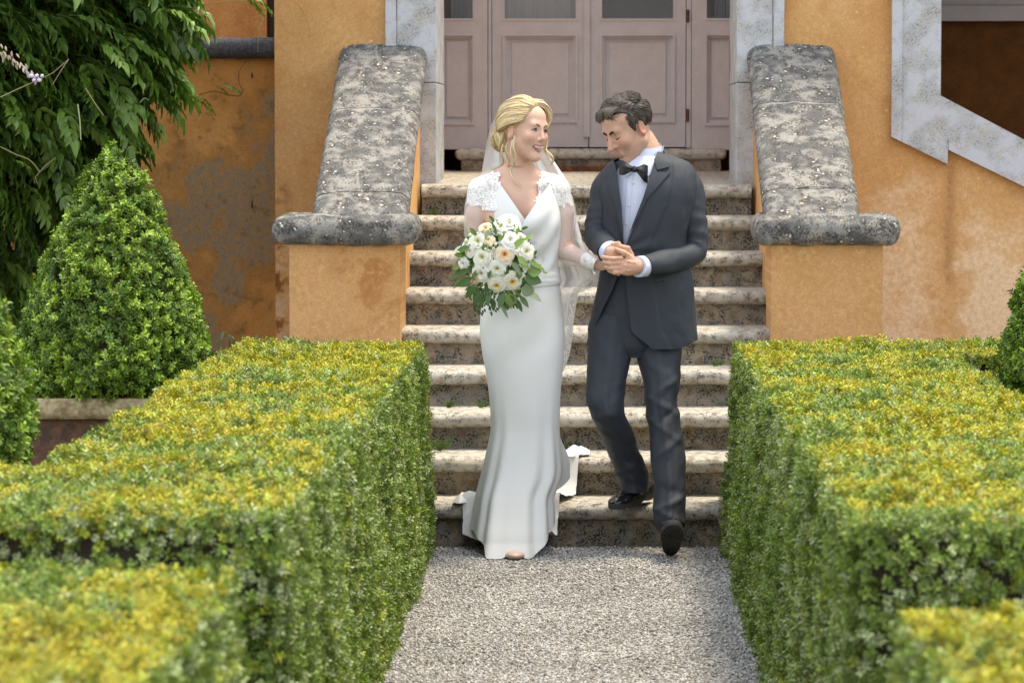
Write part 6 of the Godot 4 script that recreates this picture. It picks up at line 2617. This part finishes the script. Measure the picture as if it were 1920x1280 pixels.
	applique(pk, jk, [1217, 388, 1252, 377, 1253, 386, 1218, 397], 0.009, Z + 0.1)
	part("breast_pocket", pk.mesh(), mats.wool, t)
	# sleeves, cuffs
	part("sleeve", sleeve(armR, [0.036, 0.058, 0.064, 0.061, 0.057, 0.054, 0.051, 0.049], 961, 0.70), mats.wool, t)
	part("sleeve", sleeve(armL, [0.036, 0.056, 0.059, 0.057, 0.056, 0.053, 0.049, 0.045], 962, 0.64), mats.wool, t)
	for q in [[P(1143, 471, Z + 0.205), P(1150, 476, Z + 0.24), 0.044], [P(1207, 499, Z + 0.245), P(1196, 500, Z + 0.275), 0.042]]:
		var cf := MB.new()
		var a: Vector3 = q[0]
		var b: Vector3 = q[1]
		var dv := (b - a).normalized()
		cf.tube([a - dv * 0.03, a, b - dv * 0.004, b, b - dv * 0.003, a], [q[2], q[2], q[2], q[2] * 0.985, q[2] * 0.93, q[2] * 0.93], 24, false)
		part("shirt_cuff", cf.mesh(), mats.shirt, t)
	for k in 3:
		var bm := MB.new()
		bm.ball(P(1232 + k * 6, 527 - k * 0.8, Z + 0.21 - k * 0.012), Vector3(0.006, 0.006, 0.004), Basis(), 5, 9)
		part("sleeve_button", bm.mesh(), mats.satin, t)
	# shoes: the one behind stands on the first step, the other comes down heel first
	var heel := Vector3(P(1219, 935, -0.09).x, 0.196, -0.095)
	var toe := Vector3(P(1148, 960, 0.15).x, 0.172, 0.15)
	var zz := (toe - heel).normalized()
	var xx := Vector3.UP.cross(zz).normalized()
	shoe(t, Transform3D(Basis(xx, zz.cross(xx), zz), heel.lerp(toe, 0.47)))
	var h2 := P(1258, 1036, 0.30)
	var t2 := P(1262, 992, 0.50)
	zz = (t2 - h2).normalized()
	xx = Vector3.UP.cross(zz).normalized()
	shoe(t, Transform3D(Basis(xx, zz.cross(xx), zz), h2.lerp(t2, 0.5)))


func groom_hair(t: Node, ht: Transform3D) -> void:
	var m := MB.new()
	var r := RandomNumberGenerator.new()
	r.seed = 33
	var f := Field.new(Vector3(-0.105, -0.07, -0.135), Vector3(0.105, 0.16, 0.115), 0.0055)
	f.ell(Vector3(0, 0.044, -0.020), Vector3(0.081, 0.094, 0.101), 0.02)
	f.ell(Vector3(0, 0.098, 0.022), Vector3(0.052, 0.028, 0.050), 0.03)
	f.ell(Vector3(0, -0.005, 0.098), Vector3(0.080, 0.078, 0.070), 0.01, Basis(), true)
	f.ell(Vector3(0, -0.095, 0.01), Vector3(0.10, 0.062, 0.12), 0.01, Basis(), true)
	for s in [-1.0, 1.0]:
		f.ell(Vector3(s * 0.082, -0.012, -0.006), Vector3(0.02, 0.036, 0.024), 0.008, Basis(), true)
		f.cap(Vector3(s * 0.069, 0.035, 0.020), Vector3(s * 0.071, 0.000, 0.016), 0.009, 0.005, 0.01)
	var look := Look.new()
	look.base = Color(0.045, 0.038, 0.034)
	f.net(m, 0.0, look, ht)
	var dark := Color(0.060, 0.043, 0.032)
	var grey := Color(0.26, 0.22, 0.18)
	# cropped hair, brushed forward and to the side on top, back and down at the sides
	for k in 3400:
		var d := Vector3(r.randfn(0, 1), r.randfn(0.5, 0.9), r.randfn(0.0, 1)).normalized()
		if d.y < -0.35 or (d.z > 0.55 and d.y < 0.50) or (d.z > 0.1 and d.y < 0.05 and absf(d.x) > 0.4) or (d.y < 0.05 and d.z > -0.25):
			continue
		var p := on_scalp(d, 0.006 * sstep(0.5, 0.8, d.y) * sstep(-0.2, 0.2, d.z) - 0.003, true)
		var flow := Vector3(-0.35, 0.1, 1.0) if d.y > 0.45 else Vector3(0, -0.9, -0.55)
		if d.z > 0.2 and d.y > 0.4:
			flow = Vector3(-0.9, 0.15, 0.55)
		flow += Vector3(r.randf() - 0.5, r.randf() - 0.5, r.randf() - 0.5) * 0.7
		flow = (flow - d * flow.dot(d)).normalized()
		var l := r.randf_range(0.022, 0.042)
		var lift := 0.010 if d.y > 0.4 else 0.005
		var pts := [p, p + flow * l * 0.5 + d * lift, p + flow * l + d * lift * 0.7]
		var silver := 0.25 if d.y > 0.5 and d.z > 0.0 else 0.12
		lock(m, ht, pts, 0.0015, dark.lerp(grey, clampf(r.randfn(silver, 0.25), 0, 1)), r, 5, 3, 1.2)
	# fringe that falls over the brow
	for k in 70:
		var u := r.randf()
		var p := Vector3(lerpf(0.055, -0.055, u), 0.098 + 0.012 * sin(u * PI), 0.070)
		var e := p + Vector3(-0.022 + 0.03 * (r.randf() - 0.5), -0.020 - 0.016 * r.randf(), 0.012 - 0.03 * absf(u - 0.5))
		lock(m, ht, [p + Vector3(0.01, 0.008, -0.03), p + Vector3(0, 0.010, 0.004), p.lerp(e, 0.6) + Vector3(0, 0.006, 0.008), e], 0.0040, dark.lerp(grey, clampf(r.randfn(0.25, 0.25), 0, 1)), r, 6, 3, 1.2)
	part("hair", m.mesh(), mats.hair, t)


func _ready() -> void:
	rng.seed = 4
	var cam := Camera3D.new()
	cam.name = "camera"
	add_child(cam)
	cam.transform = Transform3D(cam_basis, cam_pos)
	cam.fov = 11.42
	cam.far = 200.0
	var ca := CameraAttributesPhysical.new()
	ca.frustum_focal_length = 120.0
	ca.frustum_focus_distance = 13.75
	ca.frustum_near = 0.1
	ca.frustum_far = 200.0
	ca.exposure_aperture = 7.0
	cam.attributes = ca
	cam.current = true
	var env := Environment.new()
	env.background_mode = Environment.BG_SKY
	var sky := ProceduralSkyMaterial.new()
	sky.sky_top_color = Color(0.85, 0.885, 0.94)
	sky.sky_horizon_color = Color(0.93, 0.94, 0.95)
	sky.sky_curve = 0.2
	sky.ground_bottom_color = Color(0.40, 0.38, 0.34)
	sky.ground_horizon_color = Color(0.55, 0.55, 0.52)
	sky.sun_angle_max = 1.0
	env.sky = Sky.new()
	env.sky.sky_material = sky
	env.background_energy_multiplier = 0.64
	env.tonemap_mode = Environment.TONE_MAPPER_LINEAR
	env.tonemap_exposure = 3.3
	env.sdfgi_enabled = true
	env.ssao_enabled = true
	env.ssil_enabled = true
	var we := WorldEnvironment.new()
	we.environment = env
	add_child(we)
	var sun := DirectionalLight3D.new()
	sun.name = "sun"
	sun.light_color = Color(1.0, 0.95, 0.86)
	sun.light_energy = 0.5
	sun.light_angular_distance = 14.0
	sun.shadow_enabled = true
	add_child(sun)
	sun.look_at_from_position(Vector3(2.6, 10.0, -1.6), Vector3.ZERO)
	make_materials()
	make_ground()
	make_stairs()
	make_parapet(-1.0)
	make_parapet(1.0)
	make_villa()
	make_garden_wall()
	make_plants()
	make_people()
